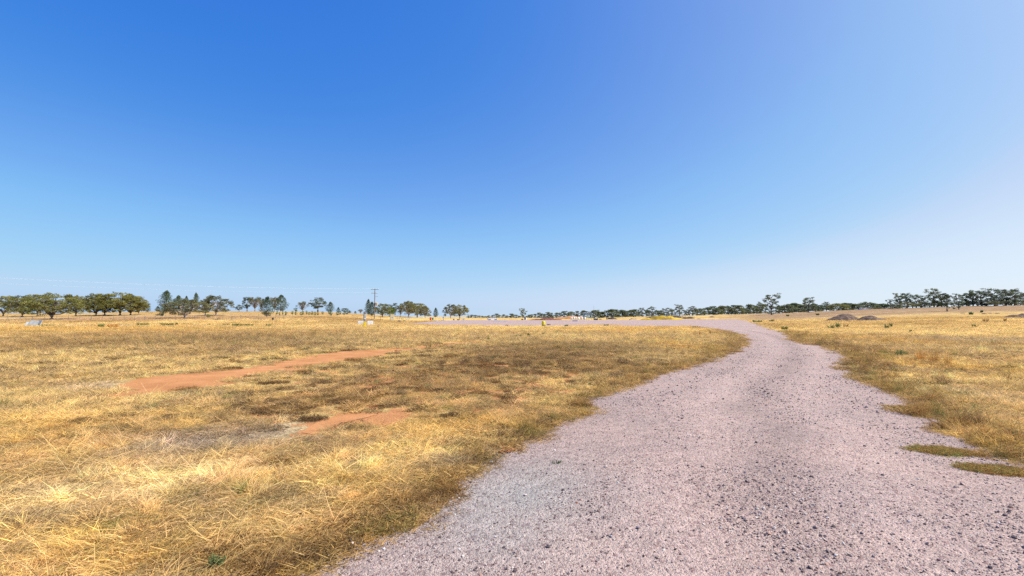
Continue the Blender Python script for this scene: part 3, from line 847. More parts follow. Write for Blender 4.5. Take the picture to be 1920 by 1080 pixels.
def scatter_stones():
    P, g = wedge(1.5, 60, lambda r: 5200 if r < 4.2 else 5200 * (4.2 / r) ** 2.0, -62, 62, seed=9)
    s = road_sd(P)
    ks = s < np.abs(g.normal(0, .10, len(P))); P = P[ks]; s = s[ks]
    dl = seg_dist(P, np.array(LEFT_W), False); r = rr(P)
    w = dl + (fbm(P[:, 0] * .6, P[:, 1] * .6, 101, 3) - .5) * 1.2
    wind = np.exp(-((w - 1.25) / .38) ** 2) * .9 + np.exp(-((w - 2.8) / .42) ** 2) + np.exp(-((w - 4.5) / .5) ** 2) * .8 + np.exp(-((w - .25) / .2) ** 2) * .35
    patch = fbm(P[:, 0] * 1.5, P[:, 1] * 1.2, 105, 3)
    pr = np.clip(.22 + .36 * wind * sstep(.3, .6, patch) + .2 * sstep(.45, .65, patch), 0, 1)
    bx, by = flat(960, 935)
    pr *= 1 - .8 * np.exp(-(((P[:, 0] - bx) / .6) ** 2 + ((P[:, 1] - by) / .9) ** 2))
    k = g.uniform(size=len(P)) < pr * .62
    P, r, wind = P[k], r[k], wind[k]; n = len(P)
    size = np.exp(g.normal(math.log(.0041), .45, n)) * np.clip(r / 7, 1, 2.0)
    size = np.clip(size * (1 + .25 * wind), .0025, .032)
    big = g.uniform(size=n) < .004; size[big] *= 1.6
    u = g.uniform(size=n)
    pal = np.array([(.34, .26, .235), (.25, .185, .17), (.11, .085, .085), (.46, .39, .35), (.56, .51, .46), (.36, .23, .18)])
    ch = np.searchsorted(np.cumsum([.26, .26, .24, .12, .06, .06]), u); ch = np.minimum(ch, 5)
    tint = pal[ch] * g.uniform(.8, 1.2, n)[:, None]
    z = sheet_z(P[:, 0], P[:, 1]) + .004 + .0003 * np.maximum(0, r - 12) + size * .30
    scatter("loose_gravel", stone_src, np.stack([P[:, 0], P[:, 1], z], 1), g.integers(0, 5, n), g.uniform(0, 6.28, (n, 3)) * (.15, .15, 1),
            size[:, None] * g.uniform(.7, 1.35, (n, 3)), tint)
    return n
NSTONE = scatter_stones()

# ------------------------------------------------------------------ trees
class LeafCloud:
    def __init__(s, seed): s.g = np.random.default_rng(seed); s.V, s.T = [], []
    def clump(s, c, rx, ry, rz, n, size, tone=1.0, hang=0.0, shell=.55):
        g = s.g
        d = g.normal(size=(n, 3)); d /= np.linalg.norm(d, axis=1)[:, None]
        r_ = (shell + (1 - shell) * g.uniform(size=n)) ** .8
        p = np.array(c) + d * r_[:, None] * (rx, ry, rz)
        a = g.normal(size=(n, 3)) + d * .6; a /= np.linalg.norm(a, axis=1)[:, None]
        b = np.cross(a, g.normal(size=(n, 3))); b /= np.linalg.norm(b, axis=1)[:, None]
        c2 = np.cross(a, b)
        sz = size * g.uniform(.6, 1.4, n)[:, None]
        q = np.stack([p - b * sz, p - c2 * sz * .5 , p + b * sz, p + c2 * sz * .5], 1)
        s.V.append(q.reshape(-1, 3))
        t = tone * g.uniform(.75, 1.25, n); w = g.uniform(-.1, .1, n)
        tt = np.stack([t * (1 + w), t, t * (1 - w)], 1)
        s.T.append(np.repeat(tt, 4, 0))
    def mesh(s, name, m):
        V = np.vstack(s.V); T = np.vstack(s.T)
        me = mesh_np(name, V, np.arange(len(V)).reshape(-1, 4), False, {'tone': ('FLOAT_COLOR', T)})
        me.materials.append(m); return me

def limb(mb, a, b, r0, r1, g, sag=.08, seg=5):
    a = np.array(a, float); b = np.array(b, float); L_ = np.linalg.norm(b - a); n = 4
    off = g.normal(size=3) * L_ * sag
    pts = [a + (b - a) * t + off * math.sin(t * math.pi) for t in np.linspace(0, 1, n)]
    mb.tube([tuple(p) for p in pts], [r0 + (r1 - r0) * t for t in np.linspace(0, 1, n)], seg)

def make_tree(kind, seed, leafm, barkm=None, twigs=None):
    """unit tree: height 1, crown width 1 (x, y in -.5...5)"""
    g = np.random.default_rng(seed); lc = LeafCloud(seed + 5); mb = MB(); tw = None
    barkm = barkm or M['bark']
    if kind == 'spread':
        fork = .15; tips = []
        for i in range(110):
            a = g.uniform(0, 6.283); q = math.sqrt(g.uniform()) * .46
            dome = .20 + .73 * math.sqrt(max(0, 1 - (q / .5) ** 2))
            u = g.uniform()
            zt = dome * (g.uniform(.9, 1.0) if u < .45 else g.uniform(.3, .9))
            tips.append((q * math.cos(a), q * math.sin(a), min(max(zt, .11 if q > .2 else .2), .94)))
        for (x, y, z) in tips:
            rx = g.uniform(.055, .105)
            lc.clump((x, y, z), rx, rx, g.uniform(.035, .075), 62, .0175, g.uniform(.66, 1.25), shell=.35)
        mains = []
        for k_ in range(7):
            a = k_ * .9 + g.uniform(-.3, .3); q = g.uniform(.12, .3)
            e = (q * math.cos(a), q * math.sin(a), g.uniform(.36, .6)); mains.append(e)
            limb(mb, (0, 0, fork * g.uniform(.7, 1.2)), e, .02, .009, g)
        limb(mb, (0, 0, -.03), (0, 0, fork * 1.15), .034, .024, g, .02, 7)
        for t_ in tips[::2]:
            e = min(mains, key=lambda m_: (m_[0] - t_[0]) ** 2 + (m_[1] - t_[1]) ** 2)
            limb(mb, e, (t_[0], t_[1], t_[2] - .01), .008, .003, g, .06, 4)
    elif kind == 'cypress':
        limb(mb, (0, 0, -.03), (0, 0, .85), .028, .006, g, .01, 6)
        for i in range(64):
            z = .08 + .86 * (i + g.uniform()) / 64
            prof = .50 * (math.sin(min(1, (z + .02) / .42) * math.pi / 2)) * (1 - max(0, (z - .3) / .72) ** 1.35)
            a = i * 2.4 + g.uniform(-.4, .4); q = prof * g.uniform(.45, .82)
            rx = max(.07, prof * g.uniform(.36, .6))
            lc.clump((q * math.cos(a), q * math.sin(a), z), rx, rx, rx * .40 + .028, 52, .021, g.uniform(.72, 1.22), shell=.4)
            if i % 3 == 0: limb(mb, (0, 0, z - .06), (q * math.cos(a), q * math.sin(a), z), .008, .003, g, .03, 4)
        lc.clump((0, 0, .95), .05, .05, .06, 30, .018, .95)
    elif kind == 'gum':
        limb(mb, (0, 0, -.03), (g.uniform(-.04, .04), g.uniform(-.04, .04), .42), .034, .019, g, .03, 7)
        for i in range(17):
            a = i * 2.399 + g.uniform(-.3, .3); q = g.uniform(.08, .40); z = .09 + .81 * ((i + .5) / 17) ** .95
            q *= 1.0 if z < .7 else (1.25 - z) / .55
            e = (q * math.cos(a), q * math.sin(a), z)
            limb(mb, (0, 0, max(.12, z - g.uniform(.15, .3))), e, .013, .005, g, .08)
            for j in range(4):
                c_ = (e[0] + g.normal(0, .055), e[1] + g.normal(0, .055), min(.95, e[2] + g.normal(.0, .035)))
                rx = g.uniform(.055, .105)
                lc.clump(c_, rx, rx, rx * g.uniform(.4, .75), 46, .0195, g.uniform(.66, 1.25), shell=.35)
                limb(mb, e, c_, .005, .002, g, .05, 4)
    elif kind == 'round':
        limb(mb, (0, 0, -.03), (0, 0, .35), .04, .03, g, .02, 7)
        for i in range(54):
            d = g.normal(size=3); d /= np.linalg.norm(d); q = g.uniform(.6, 1.0)
            c_ = (d[0] * .40 * q, d[1] * .40 * q, .54 + d[2] * (.38 if d[2] > 0 else .36) * q)
            rx = g.uniform(.07, .12)
            lc.clump(c_, rx, rx, rx * .55, 70, .018, g.uniform(.7, 1.22))
            if i % 4 == 0: limb(mb, (0, 0, .3), c_, .012, .004, g, .05, 4)
    elif kind == 'belt':
        for k_ in range(1 + seed % 3):
            x0 = g.uniform(-.14, .14)
            limb(mb, (x0, 0, -.03), (x0 + g.uniform(-.1, .1), g.uniform(-.05, .05), .65), .022, .01, g, .06, 5)
        for i in range(28):
            a = g.uniform(0, 6.283); q = g.uniform(.03, .42); z = .07 + .82 * g.uniform() * (1 - .35 * q)
            if g.uniform() < .25: q *= .4; z = g.uniform(.75, .93)
            rx = g.uniform(.09, .17)
            lc.clump((q * math.cos(a), q * math.sin(a), z), rx, rx, rx * g.uniform(.45, .8), 44, .036, g.uniform(.66, 1.25), shell=.35)
            if i % 2 == 0: limb(mb, (0, 0, z * .5), (q * math.cos(a), q * math.sin(a), z), .009, .004, g, .06, 4)
    elif kind == 'bush':
        for i in range(4): limb(mb, (0, 0, -.03), (g.uniform(-.2, .2), g.uniform(-.2, .2), .5), .03, .01, g, .05, 4)
        for i in range(12):
            d = g.normal(size=3); d /= np.linalg.norm(d)
            lc.clump((d[0] * .3, d[1] * .3, .48 + d[2] * .33), .17, .17, .15, 42, .045, g.uniform(.7, 1.25), shell=.3)
    elif kind == 'twiggy':
        limb(mb, (0, 0, -.03), (0, 0, .3), .035, .025, g, .03, 6)
        for i in range(46):
            a = i * 2.399; q = g.uniform(.1, .45); z = .26 + .66 * math.sqrt(max(0, 1 - (q / .5) ** 2)) * g.uniform(.6, 1)
            e = (q * math.cos(a), q * math.sin(a), z)
            limb(mb, (0, 0, g.uniform(.15, .3)), e, .013, .004, g, .08, 4)
            for j in range(3):
                f_ = (e[0] + g.normal(0, .05), e[1] + g.normal(0, .05), e[2] + g.uniform(-.02, .06)); limb(mb, e, f_, .004, .0015, g, .1, 3)
            lc.clump(e, .085, .085, .06, 46, .017, g.uniform(.66, 1.25), shell=.3)
    crown = lc.mesh(kind + "_crown", leafm)
    bmesh.ops.recalc_face_normals(mb.bm, faces=mb.bm.faces[:])
    tm = bpy.data.meshes.new(kind + "_trunk"); mb.bm.to_mesh(tm); mb.bm.free(); tm.materials.append(barkm)
    return tm, crown

LIB = {
    'A': [make_tree('spread', s, M['acacia']) for s in (1, 2, 3, 4)],
    'G': [make_tree('spread', s, M['greyacacia'], M['pale_bark']) for s in (5, 6)],
    'T': [make_tree('twiggy', s, M['greyacacia'], M['twig']) for s in (7, 8)],
    'C': [make_tree('cypress', s, M['cypress']) for s in (9, 10, 11)],
    'L': [make_tree('cypress', s, M['brightleaf']) for s in (12,)],
    'E': [make_tree('gum', s, M['gum']) for s in (14, 15, 16, 17)],
    'R': [make_tree('round', s, M['darkleaf']) for s in (18, 19)],
    'B': [make_tree('belt', s, M['gum']) for s in (20, 21, 22, 23, 24, 25)],
    'S': [make_tree('bush', s, M['weed_dark']) for s in (26, 27)],
    'Y': [make_tree('round', s, M['brightleaf']) for s in (28,)],
    'O': [make_tree('bush', s, M['greyacacia'], M['twig']) for s in (30, 31)],
}
NAMES = dict(A='acacia_tree', G='grey_acacia_tree', T='open_acacia_tree', C='cypress_pine_tree', L='cypress_pine_tree', E='gum_tree', R='round_tree', B='gum_tree', S='sapling', Y='acacia_tree', O='shrub')
tcount = {}
def tree(kind, px, top, w, base=None, Y=None, label=None, group=None, lean=0.0):
    if Y is None:
        x, y, z = ground_at(px, base)
    else:
        x, y, z = ground_at(px, 594, ydef=Y)
    zt = top_z(px, top, y); h = max(zt - z, .4); wd = w * y / F0 * {'A': 1.12, 'G': 1.1, 'E': 1.32, 'B': 1.35, 'T': 1.1}.get(kind, 1.05)
    i = tcount.get(kind, 0); tcount[kind] = i + 1
    tm, cm = LIB[kind][i % len(LIB[kind])]
    cat = 'sapling' if kind == 'S' else 'shrub' if kind == 'O' else 'tree'
    t = thing(NAMES[kind], label, cat, (x, y, z), R.uniform(0, 6.28), group)
    t.scale = (wd * 1.08, wd * 1.08, h * 1.03)
    t.rotation_euler.x = R.uniform(-.02, .02) + lean * 0
    o = bpy.data.objects.new("trunk", tm); COL.objects.link(o); o.parent = t
    o = bpy.data.objects.new("crown", cm); COL.objects.link(o); o.parent = t
    return t

TREES = [
 # left clump
 ('A', 6, 553, 46, 593, None, "olive acacia cut off by the left edge of the picture"),
 ('A', 42, 552, 48, 594.5, None, "olive acacia between the left picture edge and the big trunked acacia"),
 ('A', 70, 549.5, 50, 593, None, "acacia tucked behind the left side of the big trunked acacia"),
 ('A', 97, 546, 80, 599, None, "big umbrella acacia with bare thick trunk behind the grey slabs"),
 ('A', 142, 553, 44, 592.5, None, "smaller acacia between the two big acacia clumps at left"),
 ('A', 180, 549, 52, 592.5, None, "dark-stemmed acacia at the left end of the second clump"),
 ('A', 196, 548, 50, 591.5, None, "acacia with two dark stems in the middle of the second clump"),
 ('A', 225, 545, 60, 591.5, None, "tallest wide acacia of the second clump at left"),
 ('A', 245, 551, 48, 591, None, "rounded acacia at the right end of the second clump"),
 ('G', 260, 560, 26, 590, None, "thin grey acacia trailing off the right end of the second clump"),
 ('C', 276, 570, 11, None, 345, "tiny dark cypress on the skyline right of the acacia clumps"),
 ('C', 295, 574, 10, None, 345, "low dark bush-like cypress beside the tall cypress"),
 ('C', 311, 545, 30, None, 300, "tallest dark cypress pine left of the forked grey acacia"),
 ('C', 333, 554, 22, None, 315, "rounded cypress showing over the left half of the grey acacia"),
 ('C', 348, 555, 12, None, 320, "cypress tip showing just above the grey acacia's middle"),
 ('C', 366, 549, 15, None, 310, "narrow pointed cypress rising behind the grey acacia's right half"),
 ('G', 347, 559, 74, 597, None, "wide grey-green acacia with forked pale trunk"),
 ('T', 385, 558, 26, 592, None, "dark leaning acacia pressed against the two-trunk acacia"),
 ('G', 405, 552, 50, 591.8, None, "round-headed acacia standing on two dark trunks"),
 ('Y', 390, 588, 9, 597, None, "tiny yellow-green bush with thin stem under the two-trunk acacia"),
 ('S', 305, 581, 6, 593, None, "thin sapling on a stake below the tallest dark cypress"),
 ('R', 448, 570, 16, None, 350, "small round dark tree alone on the skyline"),
 ('R', 463, 554, 20, None, 330, "tall dark tree at the left of the skyline group"),
 ('T', 477, 554, 26, None, 325, "brownish thin-leaved tree in the middle of the skyline group"),
 ('T', 489, 556, 18, None, 335, "wispy tree just left of the pointed cypress"),
 ('C', 500, 556, 27, 594, None, "green pointed cypress with short bare trunk beside the stump"),
 ('T', 514, 554, 20, None, 340, "pale see-through tree behind the pointed cypress"),
 ('C', 526, 553, 28, None, 320, "broad dark cypress right of the pointed one"),
 ('T', 567, 564, 22, None, 330, "small thin-crowned tree left of the round dark tree"),
 ('S', 554, 576, 9, None, 325, "dark low shrub-like tree left of the thin-crowned tree"),
 ('R', 596, 555, 34, None, 325, "large round dark-leaved tree alone on the rise"),
 ('C', 619, 566, 17, None, 318, "cypress standing right beside the round dark tree"),
 ('C', 634, 576, 8, None, 320, "small pointed cypress right of the round dark tree's cypress"),
 ('R', 646, 577, 16, None, 325, "low rounded tree group end on the falling skyline"),
 ('C', 655, 582, 8, None, 330, "low dark bush at the end of the skyline row"),
 ('C', 666, 583, 5, None, 340, "tiny pointed tree alone on the skyline left of the pole"),
 ('T', 676, 579, 11, None, 350, "pale wispy little tree left of the utility pole"),
 ('C', 690, 561, 14, None, 300, "grey-green cypress just left of the utility pole"),
 ('C', 697, 566, 18, 592.5, None, "dark green cypress touching the utility pole's left side"),
 ('A', 717, 568, 30, 594.5, None, "olive acacia right of the utility pole"),
 ('Y', 730, 574, 22, 594, None, "bright green bushy acacia left of the beige cabinet's top"),
 ('R', 738, 566, 22, None, 330, "dark tall tree behind the beige cabinet"),
 ('C', 737, 576, 11, 593.5, None, "short dark cypress right behind the beige cabinet"),
 ('T', 751, 570, 18, None, 320, "thin grey tree right of the beige cabinet"),
 ('G', 766, 563, 34, None, 310, "tall airy acacia above the small debris field"),
 ('A', 782, 567, 38, 595, None, "wide olive acacia with dark trunk at the clump's right end"),
 ('G', 797, 573, 20, None, 330, "drooping grey acacia edge at the far right of that clump"),
 ('C', 817, 577, 11, 595, None, "lone small cypress on a bare stem between two broad trees"),
 ('G', 845, 569, 26, 596.5, None, "left half of the lone twin acacia at the yard's edge"),
 ('A', 862, 569.5, 30, 596.5, None, "right half of the lone twin acacia at the yard's edge"),
 # centre and right, the ones that stand out
 ('E', 980, 577, 13, None, 520, "lone tall gum standing over the low tree belt"),
 ('E', 1204, 576, 15, None, 560, "open-headed gum left of the bushy gum above the yellow heap"),
 ('E', 1222, 574, 20, None, 550, "bushy gum above the left end of the yellow heap"),
 ('E', 1250, 576, 20, None, 560, "flat-topped gum above the middle of the yellow heap"),
 ('E', 1274, 570, 20, None, 540, "gum with high round head over the brush pile's right end"),
 ('E', 1299, 573, 18, None, 540, "dark gum just right of the brush pile"),
 ('E', 1425, 565, 13, None, 500, "small gum with detached top clump left of the tallest gum"),
 ('E', 1447, 549, 28, 590, None, "tallest gum of the belt beside the bend in the road"),
 ('E', 1516, 556, 27, 586, None, "second tall gum with round upper crown right of the tallest"),
 ('E', 1550, 565, 16, None, 430, "gum with flat side clump right of the second tall gum"),
 ('A', 1572, 568, 32, None, 420, "broad low tree behind the dark gravel mounds"),
 ('E', 1627, 565, 24, None, 400, "rounded gum behind the right-hand gravel mound"),
 ('E', 1671, 560, 13, None, 370, "small gum leaning out at the left of the right-hand grove"),
 ('E', 1688, 548, 20, None, 365, "first tall gum of the right-hand grove"),
 ('E', 1702, 548, 24, None, 360, "second tall gum of the right-hand grove with airy crown"),
 ('E', 1719, 551, 22, None, 360, "third gum of the right-hand grove with pale gaps"),
 ('E', 1735, 552, 18, None, 355, "last gum before the tallest head of the right-hand grove"),
 ('E', 1752, 539, 26, None, 345, "tallest gum head of the right-hand grove"),
 ('E', 1766, 549, 24, None, 345, "gum leaning against the tallest head of the grove"),
 ('R', 1776, 548, 24, 583.5, None, "dense dark tree standing forward of the right-hand grove"),
 ('E', 1798, 549, 18, 580, None, "slim gum with visible trunk right of the dense dark tree"),
 ('E', 1814, 547, 22, None, 345, "dark gum behind the slim trunked one"),
 ('E', 1826, 543, 26, None, 340, "gum with pink-grey stems near the right grove's centre"),
 ('E', 1842, 544, 32, None, 335, "broad gum third from the right edge"),
 ('E', 1867, 539, 38, None, 330, "broadest tall gum near the right edge"),
 ('E', 1888, 540, 34, None, 325, "gum with high crown second from the right edge"),
 ('E', 1903, 541, 26, None, 325, "gum with bare pale stem at the right edge"),
 ('E', 1920, 548, 26, None, 335, "gum cut off by the right edge of the picture"),
 ('O', 1870, 563, 30, None, 320, "grey-brown understorey shrub below the broadest right gum"),
 ('O', 1700, 566, 24, None, 352, "shrub under the first gums of the right-hand grove"),
]
for (k_, px, top, w, base, Y, lab) in TREES:
    tree(k_, px, top, w, base, Y, lab)
# the low belt along the horizon: one tree each, in five stretches
BELT = [
 ("low gum in the thin belt left of the lone tall gum", "low gums left of the lone tall gum", 690,
  [(878, 592), (884, 590), (890, 590.5), (899, 591.5), (905, 592), (911, 593), (917, 591), (923, 591), (931, 588), (936, 591), (944, 589), (951, 592), (957, 587.5), (962, 588), (967, 590), (973, 592)]),
 ("low gum in the belt between the lone tall gum and the steel frame", "low gums between the tall gum and the frame", 640,
  [(987, 592), (992, 590), (997, 589), (1004, 588.5), (1010, 586), (1016, 587.5), (1021, 588), (1027, 585), (1035, 587), (1043, 586), (1051, 587), (1059, 583), (1065, 586), (1071, 584), (1081, 582.5), (1095, 582)]),
 ("low gum in the belt between the steel frame and the yellow heap", "low gums between the frame and the yellow heap", 600,
  [(1109, 585), (1117, 581), (1122, 583), (1130, 584), (1138, 582), (1147, 579.5), (1154, 580), (1159, 584), (1167, 580), (1172, 582), (1178, 582), (1184, 581), (1190, 580), (1197, 584)]),
 ("gum in the dense belt between the yellow heap and the tallest gum", "gums between the yellow heap and the tallest gum", 560,
  [(1212, 581), (1234, 582), (1240, 581), (1260, 580), (1285, 582), (1291, 580), (1306, 578), (1314, 578), (1322, 577), (1328, 576), (1335, 574), (1342, 577), (1348, 576), (1354, 573), (1364, 572.5), (1371, 577), (1378, 572), (1387, 572), (1394, 577), (1405, 570), (1413, 571), (1419, 575), (1432, 570)]),
 ("gum in the belt between the tallest gum and the right-hand grove", "gums between the tallest gum and the right grove", 450,
  [(1461, 575), (1468, 572), (1478, 571), (1484, 573), (1490, 568), (1498, 570), (1506, 572), (1528, 569), (1535, 572), (1541, 571), (1560, 572), (1585, 568), (1593, 568), (1602, 569), (1610, 570), (1618, 567), (1640, 568), (1648, 570), (1655, 569), (1663, 570)]),
]
ORD = ["first", "second", "third", "fourth", "fifth", "sixth", "seventh", "eighth", "ninth", "tenth", "eleventh", "twelfth"]
ENDS = [("the lone twin acacia", "the lone tall gum"), ("the lone tall gum", "the steel frame"), ("the steel frame", "the yellow heap"), ("the yellow heap", "the tallest gum"), ("the tallest gum", "the right-hand grove")]
for (lab, grp, Yb, pts), (la, lb) in zip(BELT, ENDS):
    n = len(pts)
    for q, (px, top) in enumerate(pts):
        Yt = Yb + R.uniform(-30, 30)
        near_ = [pts[k_][1] for k_ in (q - 1, q + 1) if 0 <= k_ < n]
        size_ = "taller" if all(top < t_ - .4 for t_ in near_) else "lower" if all(top > t_ + .4 for t_ in near_) else "small"
        where = "%s to the right of %s" % (ORD[q], la) if q < n / 2 else "%s to the left of %s" % (ORD[n - 1 - q], lb)
        hpx = 596.0 - top if px < 1250 else 590 - top
        tree('B', px + R.uniform(-1, 1), top, max(9, min(24, hpx * 1.25)) * R.uniform(.9, 1.25), None, Yt, "%s gum of the horizon belt, %s" % (size_, where), grp)
# understorey shrubs filling under the right-hand grove and the taller belt trees
for i, (px, top, w) in enumerate([(1675, 571, 16), (1684, 568, 18), (1712, 567, 20), (1728, 566, 20), (1744, 566, 20), (1758, 564, 22), (1790, 564, 18), (1806, 564, 20), (1818, 563, 20), (1834, 562, 22), (1850, 562, 22), (1884, 561, 24), (1898, 562, 22), (1914, 562, 22)]):
    tree('O', px, top, w, None, 350 - (px - 1675) * .08, "grey-green shrub under the right-hand grove, %s from its %s end" % ((ORD[i], "left") if i < 7 else (ORD[13 - i], "right")), "shrubs under the right-hand grove")
# planted saplings on the rise
for q, px in enumerate((519, 524, 530, 536, 548, 555, 565, 568, 575, 580, 585, 590, 596, 605, 618, 621, 633, 637, 645, 650)):
    b = R.uniform(589.5, 592.0)
    tree('S', px, b - R.uniform(7, 9.5), R.uniform(4.5, 6.5), b, None, "small green sapling in the row on the rise, %s from the %s" % ((ORD[q], "left") if q < 10 else (ORD[19 - q], "right")), "saplings planted on the rise")

# ------------------------------------------------------------------ utility pole and wires
def utility_pole(x, y, z, h, label, rz):
    t = thing("utility_pole", label, "utility pole", (x, y, z), rz)
    MB().tube([(0, 0, -.3), (0, 0, h * .5), (0, 0, h)], [.20, .17, .13], 10).build("pole", M['wood'], t)
    for zz, half, off in ((h - .25, 1.55, 0), (h - 1.75, 1.25, -.1)):
        MB().box(off, -.17, zz, half * 2, .14, .16).build("crossarm", M['wood'], t)
        for s in (-1, -.45, .45, 1):
            MB().lathe([(.03, 0), (.075, .04), (.05, .10), (.075, .14), (.04, .24)], 8, (off + s * (half - .12), -.17, zz + .08)).build("insulator", M['white_paint'], t)
    MB().bar((.0, -.1, h - 3.1), (1.0, -.1, h - 3.05), .045).box(.95, -.1, h - 3.1, .6, .12, .12).build("bracket_arm", M['steel'], t)
    tr = MB().box(.78, -.25, h * .49, .95, .55, 1.25, bev=.06).build("transformer", M['beige'], t)
    MB().box(.24, -.25, h * .49, .28, .5, 1.2).build("transformer_fins", M['black'], t)
    for k_ in range(3): MB().lathe([(.05, 0), (.08, .06), (.05, .12), (.08, .18), (.03, .26)], 8, (.5 + k_ * .28, -.25, h * .49 + .625)).build("bushing", M['white_paint'], t)
    MB().box(.35, -.2, h * .49 - 1.0, .6, .15, .18).build("fuse_box", M['white_paint'], t)
    return t
px_, py_, pz_ = ground_at(702, 598)
PH = top_z(702, 541.5, py_) - pz_
utility_pole(px_, py_, pz_, PH, "tall timber power pole with two crossarms and a transformer", 0.05)
qx, qy = -152.0, 108.0
qz = gz(qx, qy)
zz0 = pz_ + PH
for off, w_lab in ((-1.35, "upper bright overhead wire running left from the pole"), (1.35, "lower bright overhead wire running left from the pole"), (0.4, "middle bright overhead wire running left from the pole")):
    a = Vector((px_ + off, py_ - .17, zz0 + .05 - (0.0 if off != 1.35 else 1.5))); b = Vector((qx + off * .3, qy - off, qz + PH - .2 - (0 if off != 1.35 else 1.5)))
    pts = []
    for i in range(25):
        u = i / 24; p = a.lerp(b, u); p.z -= 4 * 1.3 * u * (1 - u); pts.append(tuple(p))
    tag(MB().tube(pts, .009, 4).build("overhead_wire", M['wire']), w_lab, "wire")
# the next pole of the line, where the wires end
utility_pole(qx, qy, qz, PH, "next timber power pole of the line, beyond the left picture edge", .6)

# ------------------------------------------------------------------ wire fence at left
fa = ground_at(-120, 604); fb = ground_at(548, 599.2)
ft = thing("wire_fence", "long wire stock fence with thin pickets before the left trees", "fence", (0, 0, 0))
nposts = 34; last = []
pm = MB().box(0, 0, .75, .05, .05, 1.75).bm
pme = bpy.data.meshes.new("post"); pm.to_mesh(pme); pm.free(); pme.materials.append(M["wood"])
wm_ = MB().tube([(0, 0, -.2), (0, 0, .6), (0, 0, 1.25)], [.10, .09, .085], 7).bm
wme = bpy.data.meshes.new("timber_post"); wm_.to_mesh(wme); wm_.free(); wme.materials.append(M['wood'])
PP = []
for i in range(nposts):
    u = i / (nposts - 1); u = u ** .95
    x = fa[0] + (fb[0] - fa[0]) * u; y = fa[1] + (fb[1] - fa[1]) * u; z = gz(x, y)
    timber = i % 5 == 2
    o = bpy.data.objects.new("timber_post" if timber else "post", wme if timber else pme); COL.objects.link(o); o.parent = ft; o.location = (x, y, z)
    PP.append((x, y, z))
for hgt in (.35, .7, 1.05, 1.4):
    MB().tube([(x, y - .05, z + hgt) for x, y, z in PP], .008, 3).build("wire_strand", M['wire'], ft)

# ------------------------------------------------------------------ small things on the ground
def at(px, py): return ground_at(px, py)
def W(px, Y): return px * Y / F0

def slabs():
    x, y, z = at(63, 611.5); s = W(27, y)
    t = thing("broken_slabs", "leaning pale grey broken concrete slabs in the grass at left", "concrete slabs", (x, y, z), 0)
    MB().box(0, 0, s * .18, s * .5, .12, s * .42, rz=.2, rx=-.5, ry=.15).jitter(.03, 1).build("slab", M['concrete'], t)
    MB().box(s * .28, .2, s * .19, s * .45, .12, s * .42, rz=-.25, rx=-.35, ry=-.1).jitter(.03, 2).build("slab", M['concrete'], t)
    MB().box(-s * .30, -.1, s * .14, s * .34, .10, s * .32, rz=.5, rx=-.6, ry=.3).jitter(.03, 3).build("slab", M['concrete'], t)
    MB().box(s * .1, -.35, s * .06, s * .55, .4, .12, rz=.1, ry=.05).jitter(.03, 4).build("slab", M['concrete'], t)
slabs()
for (px, py, w, lab) in ((228, 611.2, 7, "flat pale stone pieces left of the tall weed clump"), (243, 611, 9, "flat pale stone pieces by the dark green weeds at left"), (130, 612.4, 9, "low pale rubble strip right of the broken slabs"), (370, 610.2, 30, "long low strip of grey gravel rubble in the left grass")):
    x, y, z = at(px, py); s = W(w, y); mb = MB(); g = random.Random(int(px))
    for i in range(6): mb.box(g.uniform(-.5, .5) * s, g.uniform(-.3, .3), .06, s * g.uniform(.1, .25), g.uniform(.2, .4), g.uniform(.08, .2), rz=g.uniform(0, 3), rx=g.uniform(-.3, .3))
    tag(mb.jitter(.03, 5).build("rubble", M['concrete'], loc=(x, y, z)), lab, "rubble")

def marker():
    x, y, z = at(683.5, 614); H_ = top_z(683, 584.5, y) - z; s = W(1, y)
    t = thing("marker_sign", "tall white marker sign with black symbols on two yellow posts", "sign", (x, y, z), .25)
    for dx in (-1.3, 1.6):
        MB().tube([(dx * s, 0, -.1), (dx * s, 0, H_ * .36)], .085, 10).build("yellow_post", M['yellow_paint'], t)
        MB().tube([(dx * s, 0, H_ * .36), (dx * s, 0, H_ * .62)], .06, 8).build("dark_post", M['steel'], t)
    MB().box(.9 * s, -.09, H_ * .76, .30, .04, H_ * .48).build("sign_panel", M['white_paint'], t)
    MB().box(-1.9 * s, -.05, H_ * .70, .11, .05, H_ * .56).build("side_strip", M['bluesteel'], t)
    MB().box(-.75 * s, -.06, H_ * .72, .14, .04, H_ * .54).build("dark_strip", M['black'], t)
    MB().lathe([(.085, 0), (.085, .02)], 14).bm.free()
    b = MB(); b.bar((.9 * s, -.112, H_ * .90), (.9 * s, -.132, H_ * .90), .095, 14); b.build("black_dot", M['black'], t)
    for k_, zz in enumerate((.79, .71, .63)):
        MB().prism([(.9 * s - .13, H_ * zz - .05), (.9 * s + .10, H_ * zz + .03), (.9 * s + .10, H_ * zz + .08), (.9 * s - .13, H_ * zz)], -.125, -.111).build("chevron", M['black'], t)
    MB().box(.9 * s, -.09, H_ * .995 + .0, .36, .14, .06).build("cap", M['black'], t)
marker()
x, y, z = at(675.5, 608.3); s = W(11, y)
tag(MB().box(0, .3, W(7, y) * .5 - .05, s * .95, .9, W(6.8, y), rz=.30, bev=.04).build("concrete_block", M['white_paint'], loc=(x, y, z)), "white concrete block left of the yellow-legged marker sign", "block")
x, y, z = at(694, 609.8); s = W(11.5, y)
tb = thing("concrete_block", "larger white concrete block right of the marker sign", "block", (x, y, z), .32)
MB().box(0, .3, W(8.6, y) * .5 - .05, s * .9, .95, W(8.6, y), bev=.04).build("block_body", M['white_paint'], tb)
